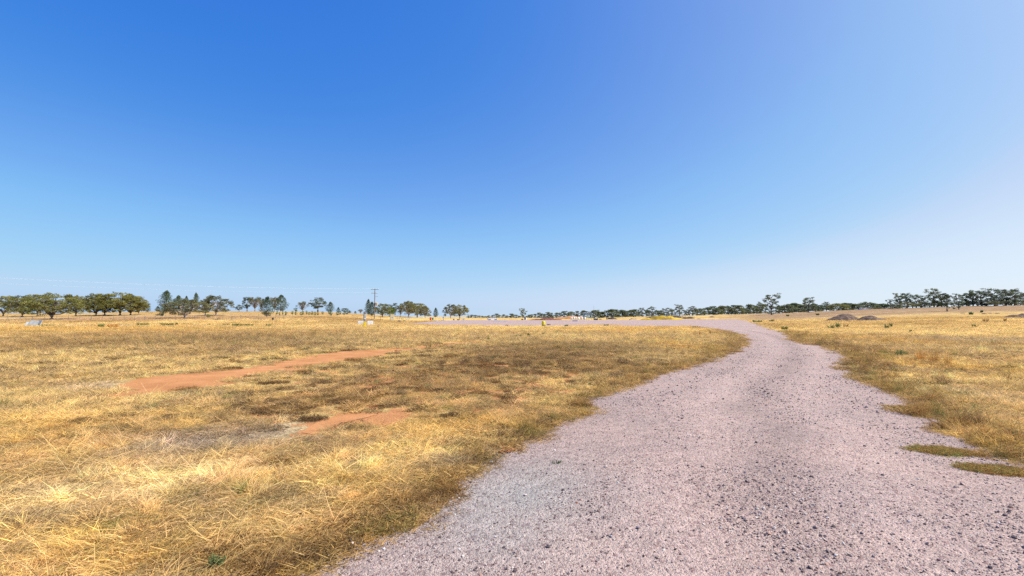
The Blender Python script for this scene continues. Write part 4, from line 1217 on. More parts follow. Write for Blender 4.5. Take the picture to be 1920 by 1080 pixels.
MB().box(s * .58, .2, W(2.5, y) * .5, s * .3, .6, W(2.5, y), rz=.3).build("broken_toe", M['white_paint'], tb)
x, y, z = at(681, 608.8)
tag(MB().box(0, 0, .09, W(24, y), .25, .22, rz=.08).jitter(.02, 3).build("timber_sleeper", M['wood'], loc=(x, y, z)), "dark timber sleeper lying across between the two white blocks", "sleeper")
for (px, lab, w, h_) in ((702.5, "flat rust-brown lump right of the larger white block", 5, 2.6), (708.8, "taller rust-brown lump beside the flat one", 5.5, 4.2)):
    x, y, z = at(px, 613.6); o = rock("rusty_lump", int(px), M['rust'], .8); o.data.name = "rusty_lump"; COL.objects.link(o)
    o.location = (x, y, z + .05); o.scale = (W(w, y) * .5, .35, W(h_, y)); tag(o, lab, "lump")
# orange marker pegs
for (px, pyb, top, lab) in ((713.5, 602.5, 592, "orange-topped marker stake between pole and beige cabinet"), (699.3, 601, 591.5, "faint orange marker stake just left of the power pole"), (696, 602, 594, "short pinkish stake left of the power pole")):
    x, y, z = at(px, pyb); hh = top_z(px, top, y) - z
    t = thing("marker_stake", lab, "stake", (x, y, z)); MB().box(0, 0, hh * .3, .08, .05, hh * .6 + .1).build("stake", M['wood'], t)
    MB().box(0, 0, hh * .78, .14, .07, hh * .36).build("painted_top", M['orange_paint'], t)

def cabinet():
    x, y, z = at(735.3, 601.2); w = W(7.2, y); h = top_z(735, 589, y) - z
    t = thing("electrical_cabinet", "tall pale beige electrical cabinet standing alone in the grass", "cabinet", (x, y, z), .36)
    MB().box(0, 0, .06, w * 1.05, 1.1, .2).build("plinth", M['concrete'], t)
    MB().box(0, 0, h * .5 + .1, w, 1.0, h - .12, bev=.03).build("cabinet_body", M['beige'], t)
    for s in (-1, 1):
        d = MB().box(s * w * .245, -.515, h * .52, w * .46, .03, h * .86).build("door", M['beige'], t)
        MB().box(s * w * .05, -.55, h * .5, .05, .04, .18).build("handle", M['black'], d)
    MB().box(0, 0, h + .03, w * 1.08, 1.12, .06).build("roof_cap", M['beige'], t)
    MB().box(w * .24, -.54, h * .72, .22, .012, .16).build("warning_plate", M['yellow_paint'], t)
cabinet()

def low_panels():
    xa, ya, za = at(742, 598.5); n = 9; step = W(3.6, ya)
    t = thing("panel_fence", "faint pale mesh fence panels under the olive acacias", "fence", (xa, ya, za), .0)
    hh = W(6.5, ya)
    for i in range(n):
        x = i * step; g_ = gz(xa + x, ya) - za
        MB().bar((x, 0, g_ - .05), (x, 0, g_ + hh), .05).build("post", M['steel'], t)
        if i < n - 1:
            mb = MB(); mb.bar((x, 0, g_ + hh), (x + step, 0, g_ + hh), .04); mb.bar((x, 0, g_ + hh * .15), (x + step, 0, g_ + hh * .15), .03)
            for k_ in range(1, 8): mb.bar((x + step * k_ / 8, 0, g_ + hh * .15), (x + step * k_ / 8, 0, g_ + hh), .012, 4)
            mb.build("mesh_panel", M['steel'], t)
low_panels()

def mound(name, px, py, wpx, top, m, label, cat="mound", seed=0, depth=.7, peaks=None, rough=.25, Y=None):
    x, y, z = ground_at(px, py) if Y is None else ground_at(px, 594, ydef=Y)
    w = W(wpx, y) * .5; h = top_z(px, top, y) - z; dp = w * depth; n = 40
    gx, gy = np.meshgrid(np.linspace(-1.15, 1.15, n), np.linspace(-1.15, 1.15, n))
    peaks = peaks or [(0, 0, 1, 1)]
    hh = np.zeros_like(gx)
    for (cx, cy, pr, ph) in peaks:
        q = np.sqrt(((gx - cx) / pr) ** 2 + ((gy - cy) / pr) ** 2)
        hh = np.maximum(hh, ph * np.cos(np.clip(q, 0, 1) * math.pi / 2) ** 1.0)
    hh = hh / max(hh.max(), 1e-6)
    nn = fbm(gx * 3 + seed, gy * 3, 200 + seed, 4)
    hh = hh * (1 - rough + 2 * rough * (nn - .0) * 1.0)
    hh = hh / hh.max() * h - .08 * (hh < .01) - .05
    hh += (fbm(gx * 14, gy * 14, 300 + seed, 2) - .5) * .25 * rough * h * (hh > 0)
    gl = terrain(x + gx * w, y + dp * gy) - z
    V = np.stack([gx.ravel() * w, gy.ravel() * dp, (hh + gl).ravel()], 1)
    ii = np.arange(n * n).reshape(n, n); q4 = np.stack([ii[:-1, :-1].ravel(), ii[:-1, 1:].ravel(), ii[1:, 1:].ravel(), ii[1:, :-1].ravel()], 1)
    o = put(name, mesh_np(name, V, q4, False), m, loc=(x, y, z)); tag(o, label, cat); return o, (x, y, z, w, h, dp)

def heap_mat(name, c1, c2, scale=3.0):
    m, nt, nd, lk = mat(name); tc = nd.new("ShaderNodeTexCoord")
    n1 = nz(nd, lk, scale, 5, .75, tc.outputs['Object']); n2 = nz(nd, lk, scale * .3, 3, .6, tc.outputs['Object'])
    c = mixc(nd, lk, c1, c2, ramp(nd, lk, n1.outputs[0], [(.42, 0.0), (.6, 1.0)]).outputs[0])
    c = mixc(nd, lk, c, ramp(nd, lk, n2.outputs[0], [(.3, .75), (.7, 1.2)]).outputs[0], 1.0, 'MULTIPLY')
    b = nd.new("ShaderNodeBsdfDiffuse"); o = nd.new("ShaderNodeOutputMaterial"); lk.new(c, b.inputs[0])
    bp = nd.new("ShaderNodeBump"); bp.inputs['Distance'].default_value = .12; bp.inputs['Strength'].default_value = .8
    lk.new(n1.outputs[0], bp.inputs['Height']); lk.new(bp.outputs[0], b.inputs['Normal']); lk.new(b.outputs[0], o.inputs[0]); return m
HM = dict(dark=heap_mat("dark_spoil", (.085, .062, .05), (.22, .155, .115), 1.3), red=heap_mat("red_brown_spoil", (.10, .05, .04), (.26, .115, .075), 1.5),
          orange=heap_mat("orange_soil", (.50, .24, .10), (.60, .33, .16), 1.0), yellow=heap_mat("yellow_growth", (.66, .45, .05), (.34, .22, .06), .7),
          char=heap_mat("charcoal_heap", (.06, .045, .05), (.12, .09, .09), 1.5), brush=heap_mat("brush_core", (.14, .11, .09), (.22, .17, .14), 2.0))
mound("soil_heap", 1022, 600.2, 64, 595.2, HM['red'], "long dark red-brown heap behind the yellow drum", "heap", 1, .35, [(-.55, 0, .45, .55), (.1, 0, .6, .9), (.35, 0, .35, 1.0), (.75, 0, .3, .35)], .4)
mound("soil_heap", 1068, 598.6, 68, 592.3, HM['orange'], "long orange earth bank behind the white bulk bags", "heap", 2, .25, [(-.4, 0, .55, .8), (.1, 0, .6, 1), (.6, 0, .4, .8)], .2)
mound("dark_heap", 1147, 598.8, 24, 594.4, HM['char'], "small black heap on the yard's far side", "heap", 3, .5, [(-.1, 0, .8, 1), (.5, 0, .4, .5)], .35)
mound("weedy_heap", 1240, 599.9, 80, 591.6, HM['yellow'], "long low heap covered in bright yellow growth", "heap", 4, .25, [(-.65, 0, .4, .45), (-.25, 0, .4, .75), (.02, 0, .35, 1.0), (.35, 0, .45, .75), (.7, 0, .4, .45)], .35)
mound("gravel_mound", 1581, 601.2, 64, 588.4, HM['dark'], "larger dark grey-brown gravel mound, the left one of the pair", "mound", 5, .6, [(.1, 0, .9, 1), (-.35, -.1, .75, .7)], .25)
mound("gravel_mound", 1634, 601, 58, 591.2, HM['dark'], "smaller dark gravel mound, the right one of the pair", "mound", 6, .6, [(-.15, 0, .9, 1), (.4, -.1, .7, .5)], .25)
mound("gravel_mound", 1593, 601.8, 26, 598.6, HM['dark'], "low gravel hump at the foot of the larger mound", "mound", 7, .5, None, .3)
mound("gravel_mound", 1908, 595.5, 60, 587.2, HM['dark'], "flat dark mound at the right picture edge", "mound", 8, .5, [(-.2, 0, .7, .8), (.4, 0, .7, 1)], .25)
mound("sand_heap", 818, 602.2, 9, 600.3, M['concrete'], "tiny pale sand heap where the yard narrows at left", "heap", 9, .6)
mound("soil_heap", 755, 604.8, 34, 600.0, heap_mat("brown_spoil", (.26, .16, .09), (.40, .27, .15), 1.6), "low brown spoil bank right of the beige cabinet", "heap", 10, .4, [(-.3, 0, .5, 1), (.4, 0, .55, .7)], .4)

def sticks(name, px, py, wpx, top, n, m, label, cat, seed=0, Y=None, ln=.5):
    x, y, z = ground_at(px, py) if Y is None else ground_at(px, 594, ydef=Y)
    w = W(wpx, y) * .5; h = top_z(px, top, y) - z; g = random.Random(seed); mb = MB()
    for i in range(n):
        u = g.uniform(-1, 1); c = (1 - u * u); b = Vector((u * w, g.uniform(-1, 1) * w * .25, g.uniform(0, .75) * h * c))
        a = g.uniform(0, 6.28); l_ = g.uniform(.4, 1) * ln * h
        d = Vector((math.cos(a), math.sin(a) * .6, g.uniform(-.1, .8))).normalized() * l_
        m1 = b + d * .5 + Vector((g.uniform(-.1, .1), 0, g.uniform(-.1, .2))) * l_
        mb.tube([tuple(b), tuple(m1), tuple(b + d)], [.05, .035, .012], 3)
    o = mb.build(name, m, loc=(x, y, z)); tag(o, label, cat); return o
def brush(px, py, wpx, top, label, seed, Y=None, n=160):
    o, (x, y, z, w, h, dp) = mound("brush_pile", px, py, wpx * .9, top + 2.2, HM['brush'], label, "brush pile", seed, .35, [(-.4, 0, .55, .8), (.3, 0, .6, 1)], .45, Y)
    g = random.Random(seed); mb = MB()
    for i in range(n):
        u = g.uniform(-1, 1); c = math.sqrt(max(0, 1 - u * u)); b = Vector((u * w, g.uniform(-1, .4) * dp * .7, g.uniform(.1, .9) * h * c))
        a = g.uniform(0, 6.28); l_ = g.uniform(.5, 1.3) * h * .8
        d = Vector((math.cos(a), math.sin(a) * .6, g.uniform(.0, .9))).normalized() * l_
        mb.tube([tuple(b), tuple(b + d * .5 + Vector((0, 0, g.uniform(-.1, .15) * l_))), tuple(b + d)], [.07, .05, .015], 3)
    mb.build("branches", M['twig'], o)
brush(1226, 598.5, 32, 589.5, "grey brush pile behind the left end of the yellow heap", 21, 275)
brush(1262, 598.5, 50, 589.0, "long grey brush pile behind the middle of the yellow heap", 22, 285)
brush(1290, 598.2, 26, 591.5, "small grey brush pile at the right end of the yellow heap", 23, 290)
sticks("dead_branches", 1028, 600, 40, 594.2, 60, M['rust'], "dark broken timbers sticking from the red-brown heap", "timbers", 5, 232, .7)

# dead leaning tree
x, y, z = ground_at(1115, 594, ydef=480); mb = MB(); hh = top_z(1113, 573.5, y) - z
g = np.random.default_rng(4)
limb(mb, (0, 0, -.2), (-1.0, 0, hh), .16, .03, g, .03)
for k_ in range(6):
    u = .35 + .1 * k_; limb(mb, (-u, 0, hh * u), (-u + g.uniform(-1.5, 1.5), g.uniform(-1, 1), hh * u + g.uniform(.4, 1.5)), .05, .012, g, .08)
tag(mb.build("dead_tree", M['twig'], loc=(x, y, z)), "bare leaning dead tree poking above the belt behind the steel frame", "tree")

def drum(px, py, hpx, m, label, name="drum", domed=False, rz=0):
    x, y, z = at(px, py); h = W(hpx, y); r_ = h * .36
    t = thing(name, label, "drum", (x, y, z), rz)
    pr = [(r_ * .95, 0), (r_, .02 * h), (r_, .32 * h), (r_ * 1.04, .335 * h), (r_, .35 * h), (r_, .65 * h), (r_ * 1.04, .665 * h), (r_, .68 * h)]
    pr += [(r_, .86 * h), (r_ * .93, .94 * h), (r_ * .7, .99 * h), (r_ * .3, h)] if domed else [(r_, .96 * h), (r_ * 1.03, h), (r_ * .93, h * 1.0), (r_ * .92, h * .975)]
    MB().lathe(pr, 24).build("drum_body", m, t, smooth=domed)
    MB().lathe([(r_ * .16, 0), (r_ * .16, .05)], 10, (r_ * .45, 0, h * (.975 if domed else .97))).build("bung", M['black'], t)
    return t
drum(1019, 610.6, 8.8, M['yellow_paint'], "bright yellow domed drum at the near edge of the gravel yard", domed=True)
drum(807.5, 600.2, 5.2, M['red_paint'], "rusty red drum right of the debris field", rz=.3)
drum(811.5, 600, 4.2, M['greenp'], "small green drum half hidden beside the rusty red one")
drum(984.5, 599.4, 4.2, M['blue'], "dark blue drum at the foot of the lone tall gum")
drum(986.6, 599.4, 3.6, M['white_paint'], "white drum beside the dark blue one")
x, y, z = at(1028.5, 609.7)
tag(MB().lathe([(.10, 0), (.26, .01), (.30, .09), (.26, .18), (.10, .19)], 18, (0, 0, 0)).box(.2, .1, .1, .3, .25, .2, rz=.4, bev=.03).build("black_lump", M['black'], loc=(x, y, z)), "black rubber lump lying just right of the yellow drum", "tyre scrap")
x, y, z = at(978.5, 600)
tag(MB().box(0, 0, .3, .5, .4, .6, rx=.3, bev=.05).box(.5, .1, .2, .5, .3, .35, rz=.4).build("scrap", M['black'], loc=(x, y, z)), "small dark scrap left of the dark blue drum", "scrap")

def ute():
    x, y, z = at(923.5, 600.2); s = W(19, y) / 5.1
    t = thing("white_ute", "white utility truck parked at the far left side of the yard", "pickup truck", (x, y, z), math.radians(24)); t.scale = (s, s, s * .92)
    body = [(-2.55, .45), (-2.5, .95), (-.35, .95), (.0, .95), (1.35, .92), (2.35, .80), (2.55, .62), (2.55, .40), (-2.5, .38)]
    MB().prism(body, -.86, .86).build("body", M['white_paint'], t)
    MB().prism([(-.35, .952), (-.20, 1.48), (.75, 1.48), (1.35, .925)], -.78, .78).build("cab", M['white_paint'], t)
    MB().prism([(-.24, 1.02), (-.12, 1.40), (.28, 1.40), (.28, 1.02)], -.80, -.785).build("side_window", M['glass'], t)
    MB().prism([(.36, 1.02), (.36, 1.40), (.72, 1.40), (1.12, 1.02)], -.80, -.785).build("side_window", M['glass'], t)
    MB().prism([(.79, 1.46), (1.34, .97), (1.37, .98), (.83, 1.47)], -.70, .70).build("windscreen", M['glass'], t)
    for xx in (-1.65, 1.60):
        for yy in (-.86, .86):
            w = MB().bar((xx, yy - .1, .36), (xx, yy + .1, .36), .36, 18).build("wheel", M['black'], t)
            MB().bar((xx, yy - .11, .36), (xx, yy + .11, .36), .2, 12).build("rim", M['steel'], w)
    MB().box(2.56, -.6, .66, .04, .3, .14).build("headlight", M['steel'], t); MB().box(2.56, .6, .66, .04, .3, .14).build("headlight", M['steel'], t)
    MB().box(-1.45, 0, 1.08, 2.2, 1.6, .10).build("tray_rail", M['steel'], t)
ute()
x, y, z = at(937.5, 602.9)
tag(MB().box(0, 0, .14, W(25, y), .3, .28, rz=.02, bev=.02).build("white_beam", M['white_paint'], loc=(x, y, z)), "long white beam lying flat on the gravel yard", "beam")
x, y, z = at(1078, 602.5)
t = thing("pipe_bundle", "bundle of blue pipes lying on the far gravel", "pipes", (x, y, z), .05)
for k_ in range(5):
    MB().bar((-W(5, y), (k_ % 3) * .16, .09 + (k_ // 3) * .14), (W(5, y), (k_ % 3) * .16, .09 + (k_ // 3) * .14), .08, 8).build("pipe", M['blue'], t)
MB().bar((W(5, y), .1, .12), (W(7, y), .1, .12), .14, 8).build("white_pipe_end", M['white_paint'], t)

def bag(px, py, hpx, wpx, label, seed):
    x, y, z = at(px, py); h = W(hpx, y); w = W(wpx, y)
    t = thing("bulk_bag", label, "bulk bag", (x, y, z), seed * .7, "white bulk bags in a row")
    bm = bmesh.new(); bmesh.ops.create_cube(bm, size=1.0); bmesh.ops.subdivide_edges(bm, edges=bm.edges[:], cuts=4, use_grid_fill=True)
    g = random.Random(seed)
    for v in bm.verts:
        c = v.co; k_ = 1 + .22 * (1 - (2 * c.z) ** 2); cr = 1 - .10 * (abs(2 * c.x) * abs(2 * c.y)) ** 3
        v.co = Vector((c.x * k_ * w * cr * .82, c.y * k_ * w * cr * .82, (c.z + .5) * h * .92 + (.05 * h * math.cos(c.x * 3) * math.cos(c.y * 3) if c.z > .4 else 0))) + Vector((g.uniform(-1, 1), g.uniform(-1, 1), g.uniform(-1, 1))) * .02
    me = bpy.data.meshes.new("bag_body"); bm.to_mesh(me); bm.free()
    for p in me.polygons: p.use_smooth = True
    put("bag_body", me, M['white_paint'], t)
    for sx in (-1, 1):
        for sy in (-1, 1): MB().tube([(sx * w * .3, sy * w * .3, h * .85), (sx * w * .36, sy * w * .36, h * 1.05), (sx * w * .22, sy * w * .3, h * .9)], .03, 4).build("strap", M['white_paint'], t)
for i, (px, lab) in enumerate(((1071.8, "leftmost round-shouldered white bulk bag of the row"), (1076.6, "second white bulk bag from the left, grey-stained"), (1080.2, "white bulk bag in the middle of the row"), (1084.8, "white bulk bag left of the dark gap in the row"), (1090.6, "last white bulk bag, beside the steel frame"), (1096.5, "white bulk bag partly behind the steel frame's left legs"))):
    bag(px, 599.2 - (i % 2) * .2, 4.6, 3.9, lab, i)

def frame():
    x, y, z = at(1101.8, 599.9); w = W(15.5, y); h = top_z(1101, 587, y) - z; d = 2.2
    t = thing("steel_frame", "pale blue steel frame stand with panelled top on the far yard", "steel frame", (x, y, z), -.06)
    for i in range(6):
        xx = -w / 2 + w * i / 5
        for yy in (0, d): MB().box(xx, yy, h / 2, .10, .10, h).build("upright", M['bluesteel'], t)
    for zz in (h, h * .74):
        for yy in (0, d): MB().box(0, yy - .06, zz, w + .15, .08, .14).build("rail", M['bluesteel'], t)
    for i in range(5):
        xx = -w / 2 + w * (i + .5) / 5
        MB().box(xx, .02, h * .87, w / 5 - .14, .03, h * .21).build("panel", M['blue'] if i < 1 else simple("mesh_panel%d" % i, (.16, .22, .30), .6), t)
    MB().box(0, d / 2, h + .11, w + .3, d + .3, .06, rx=.04).build("roof_sheet", M['steel'], t)
    for i in (0, 5):
        xx = -w / 2 + w * i / 5; MB().bar((xx, .06, .1), (xx, d - .06, h * .7), .035).build("brace", M['bluesteel'], t)
frame()
x, y, z = at(1117, 600); t = thing("waste_skip", "low black skip box right of the steel frame", "skip", (x, y, z), .1)
MB().prism([(-.85, .0), (.85, .0), (1.05, .72), (-1.05, .72)], -.6, .6).build("skip_body", M['black'], t); MB().box(0, 0, .75, 2.2, 1.3, .06).build("rim", M['steel'], t)
MB().box(-.1, 0, 1.0, .5, .4, .42, rz=.3, bev=.04).build("white_sack", M['white_paint'], t)
x, y, z = at(1137.5, 599.2)
tag(MB().tube([(0, 0, -.1), (0, 0, 1.0)], .22, 10).lathe([(.26, 0), (.30, .08), (.1, .12)], 10, (0, 0, 1.0)).build("black_bollard", M['black'], loc=(x, y, z)), "short black post left of the small black heap", "post")
for (px, py, w, m, lab) in ((1126, 599.3, 5, 'black', "flat dark scrap between the skip and the black post"), (1184, 598.6, 3, 'black', "black scrap block left of the blue-grey pieces"), (1190, 598.8, 7, 'steel', "low blue-grey scrap pieces left of the yellow heap"), (1182, 600.3, 3.5, 'concrete', "small pale stone on the far edge of the yard")):
    x, y, z = at(px, py); s = W(w, y); mb = MB(); g = random.Random(int(px * 3))
    for i in range(4): mb.box(g.uniform(-.4, .4) * s, g.uniform(-.3, .3), .18, s * .35, .4, g.uniform(.25, .55), rz=g.uniform(0, 3), ry=g.uniform(-.3, .3))
    tag(mb.jitter(.04, 2).build("scrap", M[m], loc=(x, y, z)), lab, "scrap")

# debris field right of the cabinet
x, y, z = at(754, 602)
t = thing("yellow_frame", "upright yellow-painted timber frame in the debris field", "frame", (x, y, z), .2); s = W(1, y)
for dx in (-.7, .9): MB().box(dx * s, 0, s * 4, .12, .1, s * 8.5).build("upright", M['yellow_paint'], t)
MB().box(0, 0, s * 8, s * 3.2, .1, .14).build("top_bar", M['beige'], t); MB().box(0, 0, s * 4.6, s * 2.4, .1, .12).build("middle_bar", M['beige'], t)
def junk(px, py, parts, lab, cat, name):
    x, y, z = at(px, py); s = W(1, y); t = thing(name, lab, cat, (x, y, z), 0)
    for (nm, m, dx, dz, w, h, rz) in parts: MB().box(dx * s, 0, dz * s, w * s, .5, h * s, rz=rz, ry=.06, bev=.02).build(nm, M[m], t)
junk(748.5, 603, [("black_part", 'black', 0, 1.2, 3.2, 2.2, .4), ("orange_part", 'orange_paint', 1.8, .5, 2.5, 1.0, .1)], "black and orange machine part lying left of the yellow frame", "machine part", "machine_part")
junk(759, 602.4, [("green_part", 'greenp', 0, .9, 3.0, 1.6, .2), ("black_part", 'black', -1.8, 1.0, 1.5, 2.0, .5), ("orange_part", 'orange_paint', 2.0, .5, 2.6, .9, -.2)], "dark green and orange part lying right of the yellow frame", "machine part", "machine_part")
junk(751.5, 604.6, [("slab", 'concrete', 0, .4, 5.0, .7, .2), ("slab", 'white_paint', 2.2, .6, 2.6, .6, -.4)], "two pale slabs in front of the yellow frame", "slabs", "pale_slabs")
junk(765, 599.6, [("slab", 'white_paint', 0, .8, 6.0, .9, .1), ("leg", 'steel', -2, .3, .6, .6, 0), ("leg", 'steel', 2, .3, .6, .6, 0)], "white low bench-like slab behind the debris", "slab", "white_bench")
junk(851, 600.3, [("black_part", 'black', 0, 1.2, 2.2, 2.4, .3), ("white_part", 'white_paint', 1.6, 1.8, 1.6, 1.6, .2)], "black and white gear under the twin acacia's left half", "farm gear", "farm_gear")
junk(859, 600.3, [("black_part", 'black', 0, .9, 3.6, 1.8, .1), ("yellow_part", 'yellow_paint', .4, .4, 4.6, .7, 0), ("black_part", 'black', 2.4, 2.0, 1.0, 2.0, .4)], "black gear with yellow base under the twin acacia", "farm gear", "farm_gear")
junk(869.5, 600.1, [("green_part", 'bluesteel', 0, 1.7, 3.0, 2.6, .1), ("white_part", 'white_paint', -3.0, .9, 2.4, 1.2, .2)], "pale green bin under the right end of the twin acacia", "bin", "green_bin")
x, y, z = at(831.3, 601); s = W(1, y)
t = thing("valve_post", "grey-blue standpipe alone at the far left edge of the yard", "standpipe", (x, y, z))
MB().tube([(0, 0, -.1), (0, 0, s * 7)], .16, 8).build("pipe", M['steel'], t); MB().box(0, 0, s * 5.6, s * 2.6, .3, s * 2.2, bev=.05).build("head", M['bluesteel'], t); MB().box(.05, 0, s * 7.6, .4, .3, .3).build("cap", M['white_paint'], t)

# stump, leaning log and shed bits near the pointed cypress
x, y, z = at(511.5, 600.2)
t = thing("tree_stump", "dark upright stump below the pointed cypress", "stump", (x, y, z)); MB().tube([(0, 0, -.1), (.02, 0, .5), (.0, 0, W(4.6, y))], [.30, .24, .22], 9).build("stump", M['black'], t)
MB().tube([(.1, 0, .1), (W(7, y), .2, .08)], [.12, .07], 6).build("fallen_limb", M['wood'], t)
for (px, py, w, lab, sd_) in ((410, 599.5, 11, "grey leaning log under the two-trunk acacia", 1), (435, 599.3, 26, "row of fallen grey branches right of the leaning log", 2), (485, 599.5, 26, "fallen dark branches left of the stump", 3), (30, 594.5, 16, "grey dead brush below the leftmost acacias", 4)):
    sticks("fallen_branches", px, py, w, py - 3.6, 36, M['wood'], lab, "branches", sd_, None, 1.2)
for (px, py, w, lab) in ((584.5, 608.4, 4, "left of two small dark clods in the pale grass"), (611.5, 607.8, 5, "right of two small dark clods in the pale grass"), (634.5, 599.5, 3, "small black clod on the slope below the saplings"), (661.5, 591.8, 4, "dark clod on the skyline left of the pole"),
                         (1805, 587.4, 11, "dark soil hump left of the green bush at right"), (1845, 588.4, 10, "dark soil hump below the right grove"), (1857, 587.7, 8, "small green-brown hump right of the dark one"), (1870, 588.3, 10, "dark soil hump left of the flat edge mound"), (1310, 598.4, 9, "dark clod strip right of the yellow heap"), (1335, 594.5, 12, "low dark bank below the belt right of the yellow heap")):
    x, y, z = at(px, py); o = rock("soil_clod", int(px), HM['char'], .6); COL.objects.link(o); o.location = (x, y, z); o.scale = (W(w, y) * .5, W(w, y) * .35, W(w, y) * .22); tag(o, lab, "clod")
# two far white sheds among the right trees
for i, (px, w, lab) in enumerate(((1616.5, 6, "left of two tiny white sheds glimpsed through the far trees"), (1624.5, 4, "right of two tiny white sheds glimpsed through the far trees"))):
    x, y, z = ground_at(px, 594, ydef=395); zt = top_z(px, 577, y); s = W(w, y)
    t = thing("white_shed", lab, "shed", (x, y, z)); hh = zt - z
    MB().box(0, 0, hh * .45, s, 2.5, hh * .9).build("wall", M['white_paint'], t); MB().prism([(-s * .55, hh * .9), (s * .55, hh * .9), (0, hh * 1.1)], -1.4, 1.4).build("roof", M['steel'], t); MB().box(0, -1.27, hh * .35, s * .25, .04, hh * .6).build("door", M['steel'], t)
# wire cross on the far right slope: tiny posts
# ------------------------------------------------------------------ weeds and dry stalk plants
def plant(name, px, py, hpx, wpx, m, label, n=60, kind='leafy', seed=0, cat="weed", group=None):
    x, y, z = at(px, py); h = W(hpx, y); w = W(wpx, y) * .5; g = np.random.default_rng(seed + int(px * 10)); V, T = [], []
    pxl = y / F0; n = n if kind == 'leafy' else int(n * 1.8)
    for i in range(n):
        a = g.uniform(0, 6.283); q = math.sqrt(g.uniform()) * w * .6
        base = np.array([q * math.cos(a), q * math.sin(a) * .6, -.01])
        out = g.uniform(.1, 1) * (w - q) ; ht = h * g.uniform(.45, 1.05) * (1 - .35 * (q / max(w, .01)))
        tip = base + np.array([math.cos(a) * out, math.sin(a) * out * .6, ht])
        side = np.array([-math.sin(a), math.cos(a), 0]) * max(.0025, (.22 if kind == 'leafy' else .13) * pxl)
        if kind == 'leafy': side *= 1.2
        t_ = g.uniform(.65, 1.3)
        mid_ = (base + tip) / 2 + np.array([0, 0, ht * .15])
        for p0, p1, w0, w1 in ((base, mid_, 1, .8), (mid_, tip, .8, .25)):
            V += [p0 - side * w0, p0 + side * w0, p1 + side * w1, p1 - side * w1]; T += [(t_, t_, t_)] * 4
        for j in range(7):
            u = g.uniform(.25, 1); p = base + (tip - base) * u
            d = g.normal(size=3); d /= np.linalg.norm(d); e = np.cross(d, g.normal(size=3)); e /= np.linalg.norm(e)
            sz = max(.010, .9 * pxl) * g.uniform(.5, 1.2) * (1 if kind == 'leafy' else .55)
            V += [p - d * sz, p - e * sz * .4, p + d * sz, p + e * sz * .4]; t2 = t_ * g.uniform(.8, 1.2); T += [(t2, t2, t2)] * 4
    V = np.array(V); me = mesh_np(name, V, np.arange(len(V)).reshape(-1, 4), False, {'tone': ('FLOAT_COLOR', T)})
    o = put(name, me, m, loc=(x, y, z)); tag(o, label, cat, group); return o
